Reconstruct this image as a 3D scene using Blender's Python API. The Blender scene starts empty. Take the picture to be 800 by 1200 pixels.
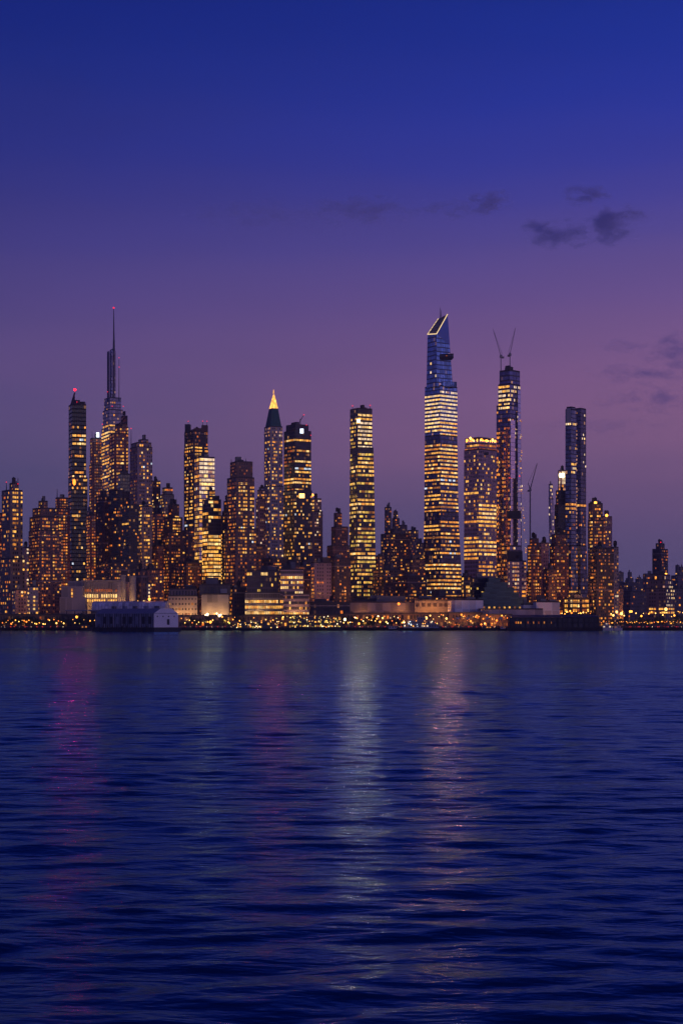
import bpy, math, random
import numpy as np
from mathutils import Vector

R = math.radians
HOR, CX, F, CAMZ = 724.0, 400.0, 2000.0, 10.0
SHORE = 1334.0
GROUND = 2.0


def X(px, Y):
    return (px - CX) / F * Y


def Z(py, Y):
    return CAMZ + (HOR - py) / F * Y


def P(px, py, Y):
    return Vector((X(px, Y), Y, Z(py, Y)))


scene = bpy.context.scene
col = scene.collection


# ------------------------------------------------------------------ helpers
def lin(c):
    return tuple((x / 255 / 12.92) if x / 255 <= 0.04045 else ((x / 255 + 0.055) / 1.055) ** 2.4 for x in c)


class MB:
    """collects faces, builds one mesh object"""

    def __init__(self):
        self.v, self.f, self.m, self.uv = [], [], [], []

    def face(self, pts, mat=0, uv=None):
        b = len(self.v)
        self.v.extend([tuple(p) for p in pts])
        self.f.append(tuple(range(b, b + len(pts))))
        self.m.append(mat)
        self.uv.append(uv if uv else [(0.5, 0.02)] * len(pts))

    def obox(self, c, a, b, n, mat=0):
        """box from its centre and three half vectors"""
        c, a, b, n = Vector(c), Vector(a), Vector(b), Vector(n)
        if a.cross(b).dot(n) < 0:
            a = -a
        p = lambda i, j, k: c + a * i + b * j + n * k
        self.face([p(-1, -1, 1), p(1, -1, 1), p(1, 1, 1), p(-1, 1, 1)], mat)
        self.face([p(-1, 1, -1), p(1, 1, -1), p(1, -1, -1), p(-1, -1, -1)], mat)
        self.face([p(-1, -1, -1), p(1, -1, -1), p(1, -1, 1), p(-1, -1, 1)], mat)
        self.face([p(1, 1, -1), p(-1, 1, -1), p(-1, 1, 1), p(1, 1, 1)], mat)
        self.face([p(1, -1, -1), p(1, 1, -1), p(1, 1, 1), p(1, -1, 1)], mat)
        self.face([p(-1, 1, -1), p(-1, -1, -1), p(-1, -1, 1), p(-1, 1, 1)], mat)

    def box(self, x0, x1, y0, y1, z0, z1, mat=0):
        self.obox(((x0 + x1) / 2, (y0 + y1) / 2, (z0 + z1) / 2), ((x1 - x0) / 2, 0, 0), (0, (y1 - y0) / 2, 0), (0, 0, (z1 - z0) / 2), mat)

    def tube(self, p0, p1, r0, r1=None, n=6, mat=0, cap=True):
        r1 = r0 if r1 is None else r1
        p0, p1 = Vector(p0), Vector(p1)
        d = (p1 - p0).normalized()
        u = d.cross(Vector((0.31, 0.9, 0.17))).normalized()
        w = d.cross(u)
        ring = lambda p, r: [p + (u * math.cos(k * 2 * math.pi / n) + w * math.sin(k * 2 * math.pi / n)) * r for k in range(n)]
        a, b = ring(p0, r0), ring(p1, r1)
        for k in range(n):
            j = (k + 1) % n
            self.face([a[k], a[j], b[j], b[k]], mat)
        if cap:
            self.face(a[::-1], mat)
            self.face(b, mat)

    def ball(self, c, r, mat=0, n=8, m=5, sz=1.0):
        c = Vector(c)
        q = lambda i, j: c + Vector((math.sin(math.pi * i / m) * math.cos(2 * math.pi * j / n) * r, math.sin(math.pi * i / m) * math.sin(2 * math.pi * j / n) * r, math.cos(math.pi * i / m) * r * sz))
        for i in range(m):
            for j in range(n):
                if i == 0:
                    self.face([q(0, 0), q(1, j), q(1, j + 1)], mat)
                elif i == m - 1:
                    self.face([q(i, j), q(m, 0), q(i, j + 1)], mat)
                else:
                    self.face([q(i, j), q(i + 1, j), q(i + 1, j + 1), q(i, j + 1)], mat)

    def mesh(self, name, mats, off=Vector((0, 0, 0))):
        me = bpy.data.meshes.new(name)
        me.from_pydata([(x - off[0], y - off[1], z - off[2]) for x, y, z in self.v], [], self.f)
        for mt in mats if isinstance(mats, (list, tuple)) else [mats]:
            me.materials.append(mt)
        me.polygons.foreach_set('material_index', self.m)
        l = me.uv_layers.new(name='UVMap')
        l.data.foreach_set('uv', [c for u in self.uv for p in u for c in p])
        me.update()
        return me

    def build(self, name, mats, parent=None):
        off = parent_loc(parent)
        o = bpy.data.objects.new(name, self.mesh(name, mats, off))
        col.objects.link(o)
        o.parent = parent
        return o


def parent_loc(o):
    v = Vector((0, 0, 0))
    while o is not None:
        v += o.location
        o = o.parent
    return v


def tag(o, label=None, cat=None, group=None, kind=None):
    if label:
        o['label'] = label
    if cat:
        o['category'] = cat
    if group:
        o['group'] = group
    if kind:
        o['kind'] = kind
    return o


def thing(name, label, cat, loc, group=None):
    o = bpy.data.objects.new(name, None)
    o.location = loc
    o.empty_display_size = 1
    col.objects.link(o)
    return tag(o, label, cat, group)


def copy_tree(o, parent=None, loc=None, label=None):
    c = o.copy()
    col.objects.link(c)
    c.parent = parent
    if loc is not None:
        c.location = loc
    if label:
        c['label'] = label
    for ch in o.children:
        copy_tree(ch, c)
    return c


# ------------------------------------------------------------------ materials
class G:
    """tiny node-graph helper"""

    def __init__(self, name):
        self.mat = bpy.data.materials.new(name)
        self.mat.use_nodes = True
        self.nt = self.mat.node_tree
        self.b = self.nt.nodes['Principled BSDF']
        self.out = self.nt.nodes['Material Output']

    def n(self, t, **kw):
        x = self.nt.nodes.new('ShaderNode' + t)
        for k, v in kw.items():
            setattr(x, k, v)
        return x

    def plug(self, sock, val):
        if isinstance(val, bpy.types.NodeSocket):
            self.nt.links.new(val, sock)
        elif isinstance(val, (tuple, list)):
            sock.default_value = tuple(val) + ((1,) if len(val) == 3 and len(sock.default_value) == 4 else ())
        else:
            sock.default_value = val

    def math(self, op, a, b=0.0, c=0.0):
        x = self.n('Math', operation=op)
        for s, v in zip(x.inputs, (a, b, c)):
            self.plug(s, v)
        return x.outputs[0]

    def vmath(self, op, a, b=(0, 0, 0)):
        x = self.n('VectorMath', operation=op)
        self.plug(x.inputs[0], a)
        self.plug(x.inputs[1], b)
        return x.outputs[0]

    def mix(self, f, a, b):
        x = self.n('Mix', data_type='RGBA')
        self.plug(x.inputs[0], f)
        self.plug(x.inputs[6], a)
        self.plug(x.inputs[7], b)
        return x.outputs[2]

    def mixf(self, f, a, b):
        x = self.n('Mix', data_type='FLOAT')
        self.plug(x.inputs[0], f)
        self.plug(x.inputs[2], a)
        self.plug(x.inputs[3], b)
        return x.outputs[0]

    def scale(self, c, f):
        x = self.n('VectorMath', operation='SCALE')
        self.plug(x.inputs[0], c)
        self.plug(x.inputs[3], f)
        return x.outputs[0]


def plain(name, c, rough=0.75, metal=0.0, vary=0.35, scale=0.25, spec=0.4):
    g = G(name)
    tc = g.n('TexCoord')
    nz = g.n('TexNoise')
    nz.inputs['Scale'].default_value = scale
    nz.inputs['Detail'].default_value = 5
    g.nt.links.new(tc.outputs['Object'], nz.inputs['Vector'])
    f = g.math('MULTIPLY_ADD', nz.outputs[0], 2 * vary, 1 - vary)
    g.plug(g.b.inputs['Base Color'], g.scale(c, f))
    g.b.inputs['Roughness'].default_value = rough
    g.b.inputs['Metallic'].default_value = metal
    g.b.inputs['Specular IOR Level'].default_value = spec
    return g.mat


def emis(name, c, s, vary=0.0):
    """a lit surface; its own tone shifts a little from object to object"""
    g = G(name)
    g.b.inputs['Base Color'].default_value = (0.02, 0.02, 0.02, 1)
    g.plug(g.b.inputs['Emission Color'], c)
    if vary:
        tc = g.n('NewGeometry')
        nz = g.n('TexNoise')
        nz.inputs['Scale'].default_value = 0.31
        nz.inputs['Detail'].default_value = 1
        g.nt.links.new(tc.outputs['Position'], nz.inputs['Vector'])
        f = g.math('POWER', g.math('MULTIPLY', nz.outputs[0], 2.0), 2.2)
        g.plug(g.b.inputs['Emission Strength'], g.math('MULTIPLY', g.math('MULTIPLY_ADD', f, vary, 1 - vary), s))
    else:
        g.b.inputs['Emission Strength'].default_value = s
    return g.mat


def facade(name, wall, glass, mw=0.25, mh=0.4, metal=0.0, grough=0.12, dimp=0.12, dimc=(1, 0.45, 0.14), dims=0.16, wrough=0.8, wmetal=0.0, tilt=0.05, spec=0.5, pier=0):
    """window grid laid on the wall's UVs: one UV unit is one bay across and one storey up"""
    g = G(name)
    uv = g.n('UVMap')
    s = g.n('SeparateXYZ')
    g.nt.links.new(uv.outputs[0], s.inputs[0])
    u, v = s.outputs[0], s.outputs[1]
    fu, fv = g.math('FRACT', u), g.math('FRACT', v)
    mu = g.math('LESS_THAN', g.math('ABSOLUTE', g.math('SUBTRACT', fu, 0.5)), 0.5 - mw / 2)
    mv = g.math('LESS_THAN', g.math('ABSOLUTE', g.math('SUBTRACT', fv, 0.52)), 0.5 - mh / 2)
    mask = g.math('MULTIPLY', mu, mv)
    if pier:
        pm = g.math('GREATER_THAN', g.math('MODULO', g.math('FLOOR', u), float(pier)), 0.5)
        mask = g.math('MULTIPLY', mask, pm)
    cell = g.n('CombineXYZ')
    g.plug(cell.inputs[0], g.math('FLOOR', u))
    g.plug(cell.inputs[1], g.math('FLOOR', v))
    wn = g.n('TexWhiteNoise', noise_dimensions='2D')
    g.nt.links.new(cell.outputs[0], wn.inputs['Vector'])
    sep = g.n('SeparateColor')
    g.nt.links.new(wn.outputs['Color'], sep.inputs[0])
    r1, r2, r3 = sep.outputs
    geo = g.n('NewGeometry')
    nz = g.n('TexNoise')
    nz.inputs['Scale'].default_value = 0.09
    nz.inputs['Detail'].default_value = 6
    g.nt.links.new(geo.outputs['Position'], nz.inputs['Vector'])
    wc = g.scale(wall, g.math('MULTIPLY_ADD', nz.outputs[0], 0.9, 0.55))
    gc = g.scale(glass, g.math('MULTIPLY_ADD', r1, 0.7, 0.6))
    g.plug(g.b.inputs['Base Color'], g.mix(mask, wc, gc))
    g.plug(g.b.inputs['Roughness'], g.mixf(mask, wrough, grough))
    g.plug(g.b.inputs['Metallic'], g.mixf(mask, wmetal, metal))
    g.b.inputs['Specular IOR Level'].default_value = spec
    # every pane sits at a slightly different angle
    off = g.vmath('SUBTRACT', wn.outputs['Color'], (0.5, 0.5, 0.5))
    nn = g.vmath('NORMALIZE', g.vmath('ADD', geo.outputs['Normal'], g.scale(off, tilt)))
    g.plug(g.b.inputs['Normal'], nn)
    if dimp > 0:
        on = g.math('MULTIPLY', g.math('LESS_THAN', r2, dimp), mask)
        st = g.math('MULTIPLY', g.math('MULTIPLY_ADD', g.math('POWER', r3, 3.0), 2.6, 0.35), dims)
        g.plug(g.b.inputs['Emission Color'], dimc)
        g.plug(g.b.inputs['Emission Strength'], g.math('MULTIPLY', on, st))
    return g.mat


WIN = {
    'gold': emis('lit_window_gold', (1, 0.46, 0.075), 1.05, 0.77),
    'amber': emis('lit_window_amber', (1, 0.35, 0.042), 0.85, 0.77),
    'orange': emis('lit_window_orange', (1, 0.23, 0.022), 0.7, 0.77),
    'pale': emis('lit_window_pale', (1, 0.60, 0.20), 1.2, 0.67),
    'cream': emis('lit_window_cream', (1, 0.70, 0.42), 0.95, 0.57),
    'rose': emis('lit_window_rose', (1, 0.46, 0.30), 0.42, 0.67),
    'lime': emis('lit_window_lime', (0.95, 0.57, 0.09), 0.8, 0.77),
    'dim': emis('lit_window_dim', (1, 0.33, 0.05), 0.27, 0.77),
    'ember': emis('lit_window_ember', (1, 0.20, 0.025), 0.30, 0.77),
    'cool': emis('lit_window_cool', (0.75, 0.85, 1), 0.9, 0.52),
}
PAL = {
    'warm': [('gold', 10), ('amber', 9), ('dim', 6), ('pale', 3), ('cool', .35)],
    'resid': [('amber', 4), ('orange', 4), ('dim', 4), ('gold', 2), ('ember', 3)],
    'ember': [('orange', 4), ('ember', 5), ('amber', 2), ('dim', 2)],
    'bright': [('gold', 5), ('pale', 3), ('amber', 2)],
    'pale': [('pale', 5), ('cream', 3), ('gold', 2)],
    'cream': [('cream', 6), ('pale', 2), ('rose', 1)],
    'lime': [('lime', 5), ('gold', 2), ('dim', 2), ('pale', 1)],
    'cool': [('cool', 3), ('cream', 1)],
    'rose': [('rose', 4), ('amber', 2), ('cream', 1)],
    'dim': [('dim', 3), ('ember', 3), ('amber', 1)],
}
M = {
    'roof': plain('roof_membrane', (0.05, 0.045, 0.05)),
    'metal': plain('grey_metal', (0.12, 0.12, 0.14), 0.45, 0.7),
    'darkmetal': plain('dark_metal', (0.035, 0.035, 0.045), 0.5, 0.5),
    'steel': plain('steel_lattice', (0.20, 0.19, 0.22), 0.5, 0.4),
    'concrete': plain('concrete', (0.26, 0.24, 0.24), 0.85),
    'darkconcrete': plain('dark_concrete', (0.07, 0.065, 0.07), 0.85),
    'brick': plain('brown_brick', (0.14, 0.08, 0.065), 0.9),
    'stonetrim': plain('stone_trim', (0.30, 0.24, 0.22), 0.85),
    'beige': plain('beige_stone', (0.42, 0.35, 0.29), 0.85),
    'white': plain('white_paint', (0.86, 0.83, 0.86), 0.6, vary=0.08),
    'offwhite': plain('offwhite_panel', (0.55, 0.52, 0.55), 0.7, vary=0.15),
    'bluegrey': plain('bluegrey_cladding', (0.20, 0.22, 0.30), 0.6, vary=0.3),
    'hull': plain('dark_hull_paint', (0.02, 0.022, 0.03), 0.45),
    'timber': plain('wet_timber', (0.035, 0.028, 0.025), 0.9),
    'teal': plain('green_roofing', (0.035, 0.085, 0.085), 0.55),
    'copper': plain('green_copper', (0.05, 0.16, 0.14), 0.6, 0.2),
    'bark': plain('bark', (0.07, 0.05, 0.035), 0.9, scale=2),
    'leaf': plain('foliage', (0.055, 0.075, 0.03), 0.8, vary=0.6, scale=1.2),
    'leaf2': plain('dark_foliage', (0.035, 0.055, 0.03), 0.8, vary=0.6, scale=1.2),
    'rubber': plain('tyre_rubber', (0.02, 0.02, 0.02), 0.9),
    'glass': plain('dark_glass', (0.03, 0.035, 0.05), 0.1, 0.0, spec=0.8),
    'red': emis('aviation_red', (1, 0.012, 0.035), 2.2),
    'redstrong': emis('aviation_red_strong', (1, 0.004, 0.01), 14),
    'whitelamp': emis('white_lamp', (0.75, 0.85, 1), 2.5),
    'creamlamp': emis('cream_lamp', (1, 0.72, 0.38), 5),
    'amberlamp': emis('amber_lamp', (1, 0.36, 0.045), 4.2),
    'goldlamp': emis('gold_lamp', (1, 0.52, 0.12), 4.5),
    'orangelamp': emis('orange_lamp', (1, 0.22, 0.022), 3.6),
    'limelamp': emis('yellow_green_lamp', (0.9, 0.72, 0.14), 1.6),
    'taillamp': emis('tail_lamp', (1, 0.05, 0.02), 2.0),
    'edge': emis('roof_edge_strip_light', (1, 0.70, 0.34), 1.2),
    'goldroof': emis('gilded_roof_painted_glow', (1, 0.46, 0.08), 1.7, 0.5),  # floodlighting put in as a glow of the roof surface itself
}
PRESET = {
    'brown': dict(pier=5, wall=(0.15, 0.085, 0.07), glass=(0.03, 0.028, 0.035), mw=0.45, mh=0.5, dimp=0.34, dims=.2, dimc=(1, 0.27, 0.05)),
    'redbrown': dict(pier=5, wall=(0.20, 0.085, 0.07), glass=(0.03, 0.025, 0.03), mw=0.45, mh=0.5, dimp=0.36, dims=.2, dimc=(1, 0.24, 0.045)),
    'grey': dict(pier=4, wall=(0.24, 0.20, 0.20), glass=(0.03, 0.03, 0.04), mw=0.4, mh=0.45, dimp=0.14),
    'rosegrey': dict(pier=4, wall=(0.34, 0.24, 0.25), glass=(0.05, 0.04, 0.05), mw=0.45, mh=0.5, dimp=0.16),
    'lilac': dict(wall=(0.36, 0.30, 0.36), glass=(0.12, 0.11, 0.15), mw=0.3, mh=0.42, metal=0.4, dimp=0.12),
    'darkglass': dict(wall=(0.04, 0.04, 0.055), glass=(0.07, 0.085, 0.13), mw=0.12, mh=0.3, metal=0.6, dimp=0.06, wrough=0.4),
    'blackglass': dict(wall=(0.018, 0.018, 0.024), glass=(0.022, 0.024, 0.036), mw=0.15, mh=0.3, metal=0.3, dimp=0.05, wrough=0.4),
    'blueglass': dict(wall=(0.07, 0.09, 0.17), glass=(0.24, 0.42, 0.82), mw=0.08, mh=0.25, metal=0.75, dimp=0.04, wrough=0.35, wmetal=0.4),
    'paleglass': dict(wall=(0.20, 0.18, 0.22), glass=(0.34, 0.31, 0.42), mw=0.1, mh=0.25, metal=0.7, dimp=0.05, wrough=0.4),
    'beige': dict(wall=(0.44, 0.36, 0.30), glass=(0.05, 0.04, 0.04), mw=0.5, mh=0.6, dimp=0.06),
    'dark': dict(pier=5, wall=(0.06, 0.045, 0.05), glass=(0.025, 0.025, 0.035), mw=0.4, mh=0.45, dimp=0.14, dimc=(1, 0.35, 0.1)),
    'far': dict(wall=(0.10, 0.08, 0.10), glass=(0.04, 0.04, 0.055), mw=0.4, mh=0.5, dimp=0.07, dims=0.12),
    'blankbeige': dict(wall=(0.44, 0.36, 0.31), glass=(0.38, 0.31, 0.27), mw=0.06, mh=0.06, grough=0.7, dimp=0.0),
    'blankwhite': dict(wall=(0.60, 0.56, 0.58), glass=(0.56, 0.53, 0.55), mw=0.04, mh=0.05, grough=0.6, dimp=0.0),
    'blankgrey': dict(wall=(0.28, 0.23, 0.23), glass=(0.24, 0.2, 0.2), mw=0.06, mh=0.08, grough=0.7, dimp=0.0),
}


# ------------------------------------------------------------------ towers
def footprint(xl, xe, xr, Y, a=None, dep=None):
    """four corners: left, nearest edge, right, back"""
    E = Vector((X(xe, Y), Y))
    if xe - xl < 0.6:
        Rr = Vector((X(xr, Y), Y))
        d = dep or min(max((Rr - E).length, 14), 32)
        return E + Vector((0, d)), E, Rr, Rr + Vector((0, d)), 0
    if xr - xe < 0.6:
        L = Vector((X(xl, Y), Y))
        d = dep or min(max((L - E).length, 14), 32)
        return L, E, E + Vector((0, d)), L + Vector((0, d)), 0
    if a is None:
        a = min(max(math.atan2(xr - xe, xe - xl), R(20)), R(70))
    kl, kr = (xl - CX) / F, (xr - CX) / F
    t = (E.x - kl * E.y) / (math.cos(a) + kl * math.sin(a))
    s = (kr * E.y - E.x) / (math.sin(a) - kr * math.cos(a))
    L = E + Vector((-math.cos(a), math.sin(a))) * t
    Rr = E + Vector((math.sin(a), math.cos(a))) * s
    return L, E, Rr, L + Rr - E, a


def prism(mb, bot, top, z0, z1, fh, cw, k0=0, v0=0):
    """four walls with bay/storey UVs and a roof; returns the two camera-side walls"""
    L, E, Rr, B = [Vector((p.x, p.y, z0)) for p in bot]
    zt = z1 if isinstance(z1, (list, tuple)) else [z1] * 4
    l, e, r, b = [Vector((p.x, p.y, z)) for p, z in zip(top, zt)]
    sides = []
    for k, (p, q, pt, qt, nm) in enumerate(((L, E, l, e, 'L'), (E, Rr, e, r, 'R'), (Rr, B, r, b, 'S'), (B, L, b, l, 'N'))):
        n = max(1, round((q - p).length / cw))
        nf = max(1, round((pt.z - p.z) / fh))
        nq = nf * (qt.z - q.z) / max(0.01, pt.z - p.z)
        u0 = (k0 + k) * 1000
        mb.face([p, q, qt, pt], 0, [(u0, v0), (u0 + n, v0), (u0 + n, v0 + nq), (u0, v0 + nf)])
        sides.append((nm, p, q, qt, pt, n, nf))
    mb.face([l, e, r, b], 1)
    return sides


def pick(rng, pal):
    t = sum(w for _, w in PAL[pal])
    x = rng.random() * t
    for k, w in PAL[pal]:
        x -= w
        if x <= 0:
            return k
    return PAL[pal][0][0]


def lit_windows(root, sides, lit, Y, rng, fw=0.72, fhh=0.52, cap=100, out=None, pier=0):
    """list the lit windows of the camera-side walls"""
    rows = out if out is not None else []
    for nm, p, q, qt, pt, n, nf in sides:
        if nm in 'SN':
            continue
        if (q - p).cross(Vector((0, 0, 1))).normalized().dot(Vector((0, -1, 0))) < 0.08:
            continue
        ud = (q - p).normalized()
        vd = ((qt + pt) / 2 - (q + p) / 2).normalized()
        nd = ud.cross(vd).normalized()
        for j in range(nf):
            t = (j + 0.52) / nf
            a, b = p.lerp(pt, t), q.lerp(qt, t)
            py = HOR - ((a.z + b.z) / 2 - CAMZ) * F / Y
            spec = None
            for s in lit:
                if s[0] <= py <= s[1] and nm in s[2]:
                    spec = s
            if not spec:
                continue
            pr, pal, sty = min(.97, spec[3] * 1.2), spec[4], spec[5]
            mx = 1
            if sty == 'o':
                x = rng.random()
                pr = pr * (1.7 if x < 0.4 else (0.9 if x < 0.7 else 0.25))
                mx = 2
            elif sty == 'a':
                mx = 2
            c = 0
            base = pick(rng, pal)
            while c < n:
                if pier and c % pier == 0:
                    c += 1
                    continue
                if rng.random() < pr:
                    run = 1
                    while run < mx and c + run < n and not (pier and (c + run) % pier == 0) and rng.random() < min(0.75, pr):
                        run += 1
                    key = pick(rng, pal) if (sty == 'r' or rng.random() < 0.5) else base
                    w = (b - a).length / n
                    ctr = a.lerp(b, (c + run / 2) / n)
                    h = (pt.z - p.z) / nf
                    rows.append((run, key, ctr, ud, vd, nd, w * (run - 1 + fw), h * fhh))
                    c += run
                else:
                    c += 1
    return rows


def place_windows(root, rows, rng, cap=100):
    rng.shuffle(rows)
    rows.sort(key=lambda r: -r[6] * r[7])
    cache = {}
    off = parent_loc(root)
    for run, key, c, ud, vd, nd, w, h in rows[:cap]:
        k = (key, round(w, 2), round(h, 2), tuple(round(x, 3) for x in nd))
        if k not in cache:
            mb = MB()
            mb.obox((0, 0, 0), ud * w / 2, vd * h / 2, nd * 0.06)
            cache[k] = mb.mesh('window', WIN[key])
        o = bpy.data.objects.new('window', cache[k])
        o.parent = root
        o.location = c + nd * 0.05 - off
        col.objects.link(o)
    if len(rows) > cap:
        keys = list(WIN)
        mb = MB()
        for run, key, c, ud, vd, nd, w, h in rows[cap:]:
            mb.obox(c + nd * 0.05, ud * w / 2, vd * h / 2, nd * 0.06, keys.index(key))
        o = mb.build('window_lights', [WIN[k] for k in keys], root)
        o['kind'] = 'stuff'


NT = [0]
LAST = {}
MASONRY = ('brown', 'redbrown', 'grey', 'rosegrey', 'dark')


def tower(name, label, Y, tiers, preset, fh=3.7, cw=2.8, lit=(), cat='building', names=None, roof=2, fw=0.70, fhh=0.50, tint=1.0, dep=None, over=None, group=None, cap=100, base=None, mats=None, a=None):
    """tiers from the ground up: (left, edge, right, top) in photo pixels, and the same at the tier's top where it tapers"""
    NT[0] += 1
    fh, cw = fh * 0.92, cw * 0.78
    rng = random.Random(NT[0] * 7919)
    fx = [t[1] for t in tiers]
    root = thing(name, label, cat, (X(fx[0], Y), Y, GROUND), group)
    pk = dict(PRESET[preset])
    pk.update(over or {})
    own = rng.uniform(.68, 1.4) if preset in MASONRY else rng.uniform(.9, 1.15)
    dens = rng.uniform(.72, 1.22) if preset in MASONRY else 1
    lit = [(a_, b_, f_, p_ * dens, l_, t_) for a_, b_, f_, p_, l_, t_ in lit]
    j = lambda c: tuple(x * tint * own * rng.uniform(0.9, 1.1) for x in c)
    pk['wall'], pk['glass'] = j(pk['wall']), j(pk['glass'])
    mat = facade(name + '_facade', **pk)
    z = GROUND if base is None else Z(base, Y)
    rows, info = [], []
    for i, t in enumerate(tiers):
        Yt = Y + 3.0 * i
        bot = footprint(t[0], t[1], t[2], Yt, a=a, dep=dep)
        top = footprint(*t[4], Yt, a=bot[4] or None, dep=dep) if len(t) > 4 else bot
        z1 = Z(t[3], Yt)
        mb = MB()
        v0 = round((z - GROUND) / fh)
        sides = prism(mb, bot[:4], top[:4], z - (0.0 if i == 0 else 0.4), z1, fh, cw, k0=NT[0] * 10 + i * 4, v0=v0)
        nm = names[i] if names and i < len(names) else (('shaft', 'setback', 'upper_setback', 'crown', 'penthouse')[min(i, 4)])
        m = mat
        if mats and mats[i]:
            m = mats[i]
        tier = mb.build(nm, [m, M['roof']], root)
        # parapet
        pb = MB()
        tp = [Vector((p.x, p.y, z1)) for p in top[:4]]
        for p, q in zip(tp, tp[1:] + tp[:1]):
            d = (q - p)
            u = d.normalized()
            nn = u.cross(Vector((0, 0, 1)))
            pb.obox((p + q) / 2 + Vector((0, 0, 0.55)) - nn * 0.12, u * (d.length / 2 - 0.3), nn * 0.2, Vector((0, 0, 0.55)))
        pb.build('parapet', M['roof'], tier)
        if preset in MASONRY and z1 - z > 18:
            nb = max(1, int((z1 - z) / rng.uniform(26, 48)))
            for q_ in range(1, nb + 1):
                zz = z + (z1 - z) * q_ / (nb + .12)
                bb = MB()
                f_ = q_ / (nb + .12)
                rg_ = [Vector((p.x, p.y, zz)).lerp(Vector((t_.x, t_.y, zz)), f_) for p, t_ in zip(bot[:4], top[:4])]
                for p, t_ in zip(rg_, rg_[1:] + rg_[:1]):
                    d = t_ - p
                    u = d.normalized()
                    nn = u.cross(Vector((0, 0, 1)))
                    bb.obox((p + t_) / 2 + nn * .13, u * (d.length / 2 + .2), nn * .3, Vector((0, 0, .38)))
                bb.build('belt_course', M['stonetrim'], tier)
        lit_windows(root, sides, lit, Yt, rng, fw, fhh, out=rows, pier=pk.get('pier', 0))
        info.append((bot, top, z, z1, Yt))
        z = z1
    LAST['mat'] = mat
    place_windows(root, rows, rng, cap)
    bot, top, z0, z1, Yt = info[-1]
    L, E, Rr, B = top[:4]
    if preset in MASONRY and roof and rng.random() < .6:
        c = E + (L - E) * rng.uniform(.3, .7) + (Rr - E) * rng.uniform(.3, .7)
        mb = MB()
        for dx, dy in ((-1, -1), (1, -1), (1, 1), (-1, 1)):
            mb.tube((c.x + dx, c.y + dy, z1), (c.x + dx, c.y + dy, z1 + 2.4), .14, n=4)
        mb.tube((c.x, c.y, z1 + 2.4), (c.x, c.y, z1 + 5.6), 1.7, 1.65, 10)
        mb.tube((c.x, c.y, z1 + 5.6), (c.x, c.y, z1 + 6.9), 1.85, .1, 10)
        mb.build('water_tank', M['timber'], tier)
    for k in range(roof):
        s, t = rng.uniform(0.25, 0.75), rng.uniform(0.25, 0.75)
        c = E + (L - E) * s + (Rr - E) * t
        u, w = (L - E) * rng.uniform(0.08, 0.2), (Rr - E) * rng.uniform(0.08, 0.2)
        h = rng.uniform(1.2, 3.4)
        mb = MB()
        mb.obox((c.x, c.y, z1 + h + 0.003 * (k + 1)), (u.x, u.y, 0), (w.x, w.y, 0), (0, 0, h))
        mb.build('rooftop_unit', M['darkconcrete'] if k % 2 else M['metal'], tier)
    return root, info


def mast(root, px, ytop, ybot, Y, r=0.5, mat='darkmetal', name='mast'):
    mb = MB()
    mb.tube(P(px, ybot, Y), P(px, ytop, Y), r, r * 0.45, 6)
    o = mb.build(name, M[mat], root)
    MASTS.setdefault(root.name, []).append((px, ytop, o))
    return o


MASTS = {}


def beacon(root, px, py, Y, r=0.75, mat='red', name='beacon'):
    mb = MB()
    mb.ball(P(px, py, Y), r if r > 1.2 else r * .7)
    under = [o for x, y, o in MASTS.get(root.name, ()) if abs(x - px) < 1 and abs(y - py) < 5]
    return mb.build(name, M[mat], under[-1] if under else root)


def block(root, name, x0, x1, y0, y1, Y, d, mat, dy=0.0):
    """axis-aligned box between photo pixels x0-x1, y0 (top) - y1 (bottom) at distance Y"""
    mb = MB()
    mb.box(X(x0, Y), X(x1, Y), Y + dy, Y + dy + d, Z(y1, Y), Z(y0, Y))
    return mb.build(name, M[mat] if isinstance(mat, str) else mat, root)


ALL = (0, 900, 'LR')
# ------------------------------------------------------------------ the towers, from the left
A = lambda pr, pal, st='r': (0, 900, 'LR', pr, pal, st)

r, _ = tower('apartment_tower', 'brown residential tower cut off by the photo\'s left edge', 1600, [(-16, -6, 6, 602)], 'redbrown', lit=[A(.25, 'resid')])
r, _ = tower('office_tower', 'slim grey tower with yellow office rows and small rooftop box, second from the far left', 1540,
             [(0, 12, 29, 655), (2, 12, 26.5, 575), (11, 15, 22, 567)], 'grey', fh=4.2, lit=[(0, 900, 'L', .22, 'resid', 'r'), (590, 640, 'R', .55, 'warm', 'o'), (570, 590, 'R', .8, 'bright', 'o'), (640, 690, 'R', .2, 'warm', 'r')], over=dict(wall=(0.30, 0.25, 0.24)))
mast(r, 7.5, 565, 575, 1545), beacon(r, 7.5, 565, 1545, .6), mast(r, 21, 560, 568, 1548), beacon(r, 21, 567, 1545, .6), mast(r, 13, 565, 572, 1545)
r, _ = tower('apartment_block', 'pale low block with lit street corner beside the slim grey tower', 1500, [(14, 18, 34, 692)], 'rosegrey', lit=[A(.18, 'warm')], fh=3.4)
r, _ = tower('apartment_tower', 'narrow pinkish tower with glowing shaft of light in the gap', 1700, [(26, 28, 34, 642)], 'rosegrey', lit=[A(.35, 'pale')])
r, _ = tower('apartment_block', 'low cream block with bright lamps at the foot of the brown stepped tower', 1460, [(32, 35, 45, 688)], 'beige', lit=[A(.2, 'bright')])
r, _ = tower('apartment_tower', 'broad brown stepped residential tower dotted with orange windows near the left edge', 1520,
             [(33.5, 46, 72, 622), (34.5, 47, 68, 606), (38, 48, 63, 596), (45, 49, 56, 588)], 'brown', fh=3.2, cw=2.5, lit=[A(.26, 'resid')], fhh=.5)
r, _ = tower('apartment_tower', 'reddish residential tower half hidden behind the broad brown stepped one', 1640, [(62, 66, 82, 596), (65, 67, 80, 584)], 'redbrown', fh=3.2, lit=[A(.34, 'resid')])
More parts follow.
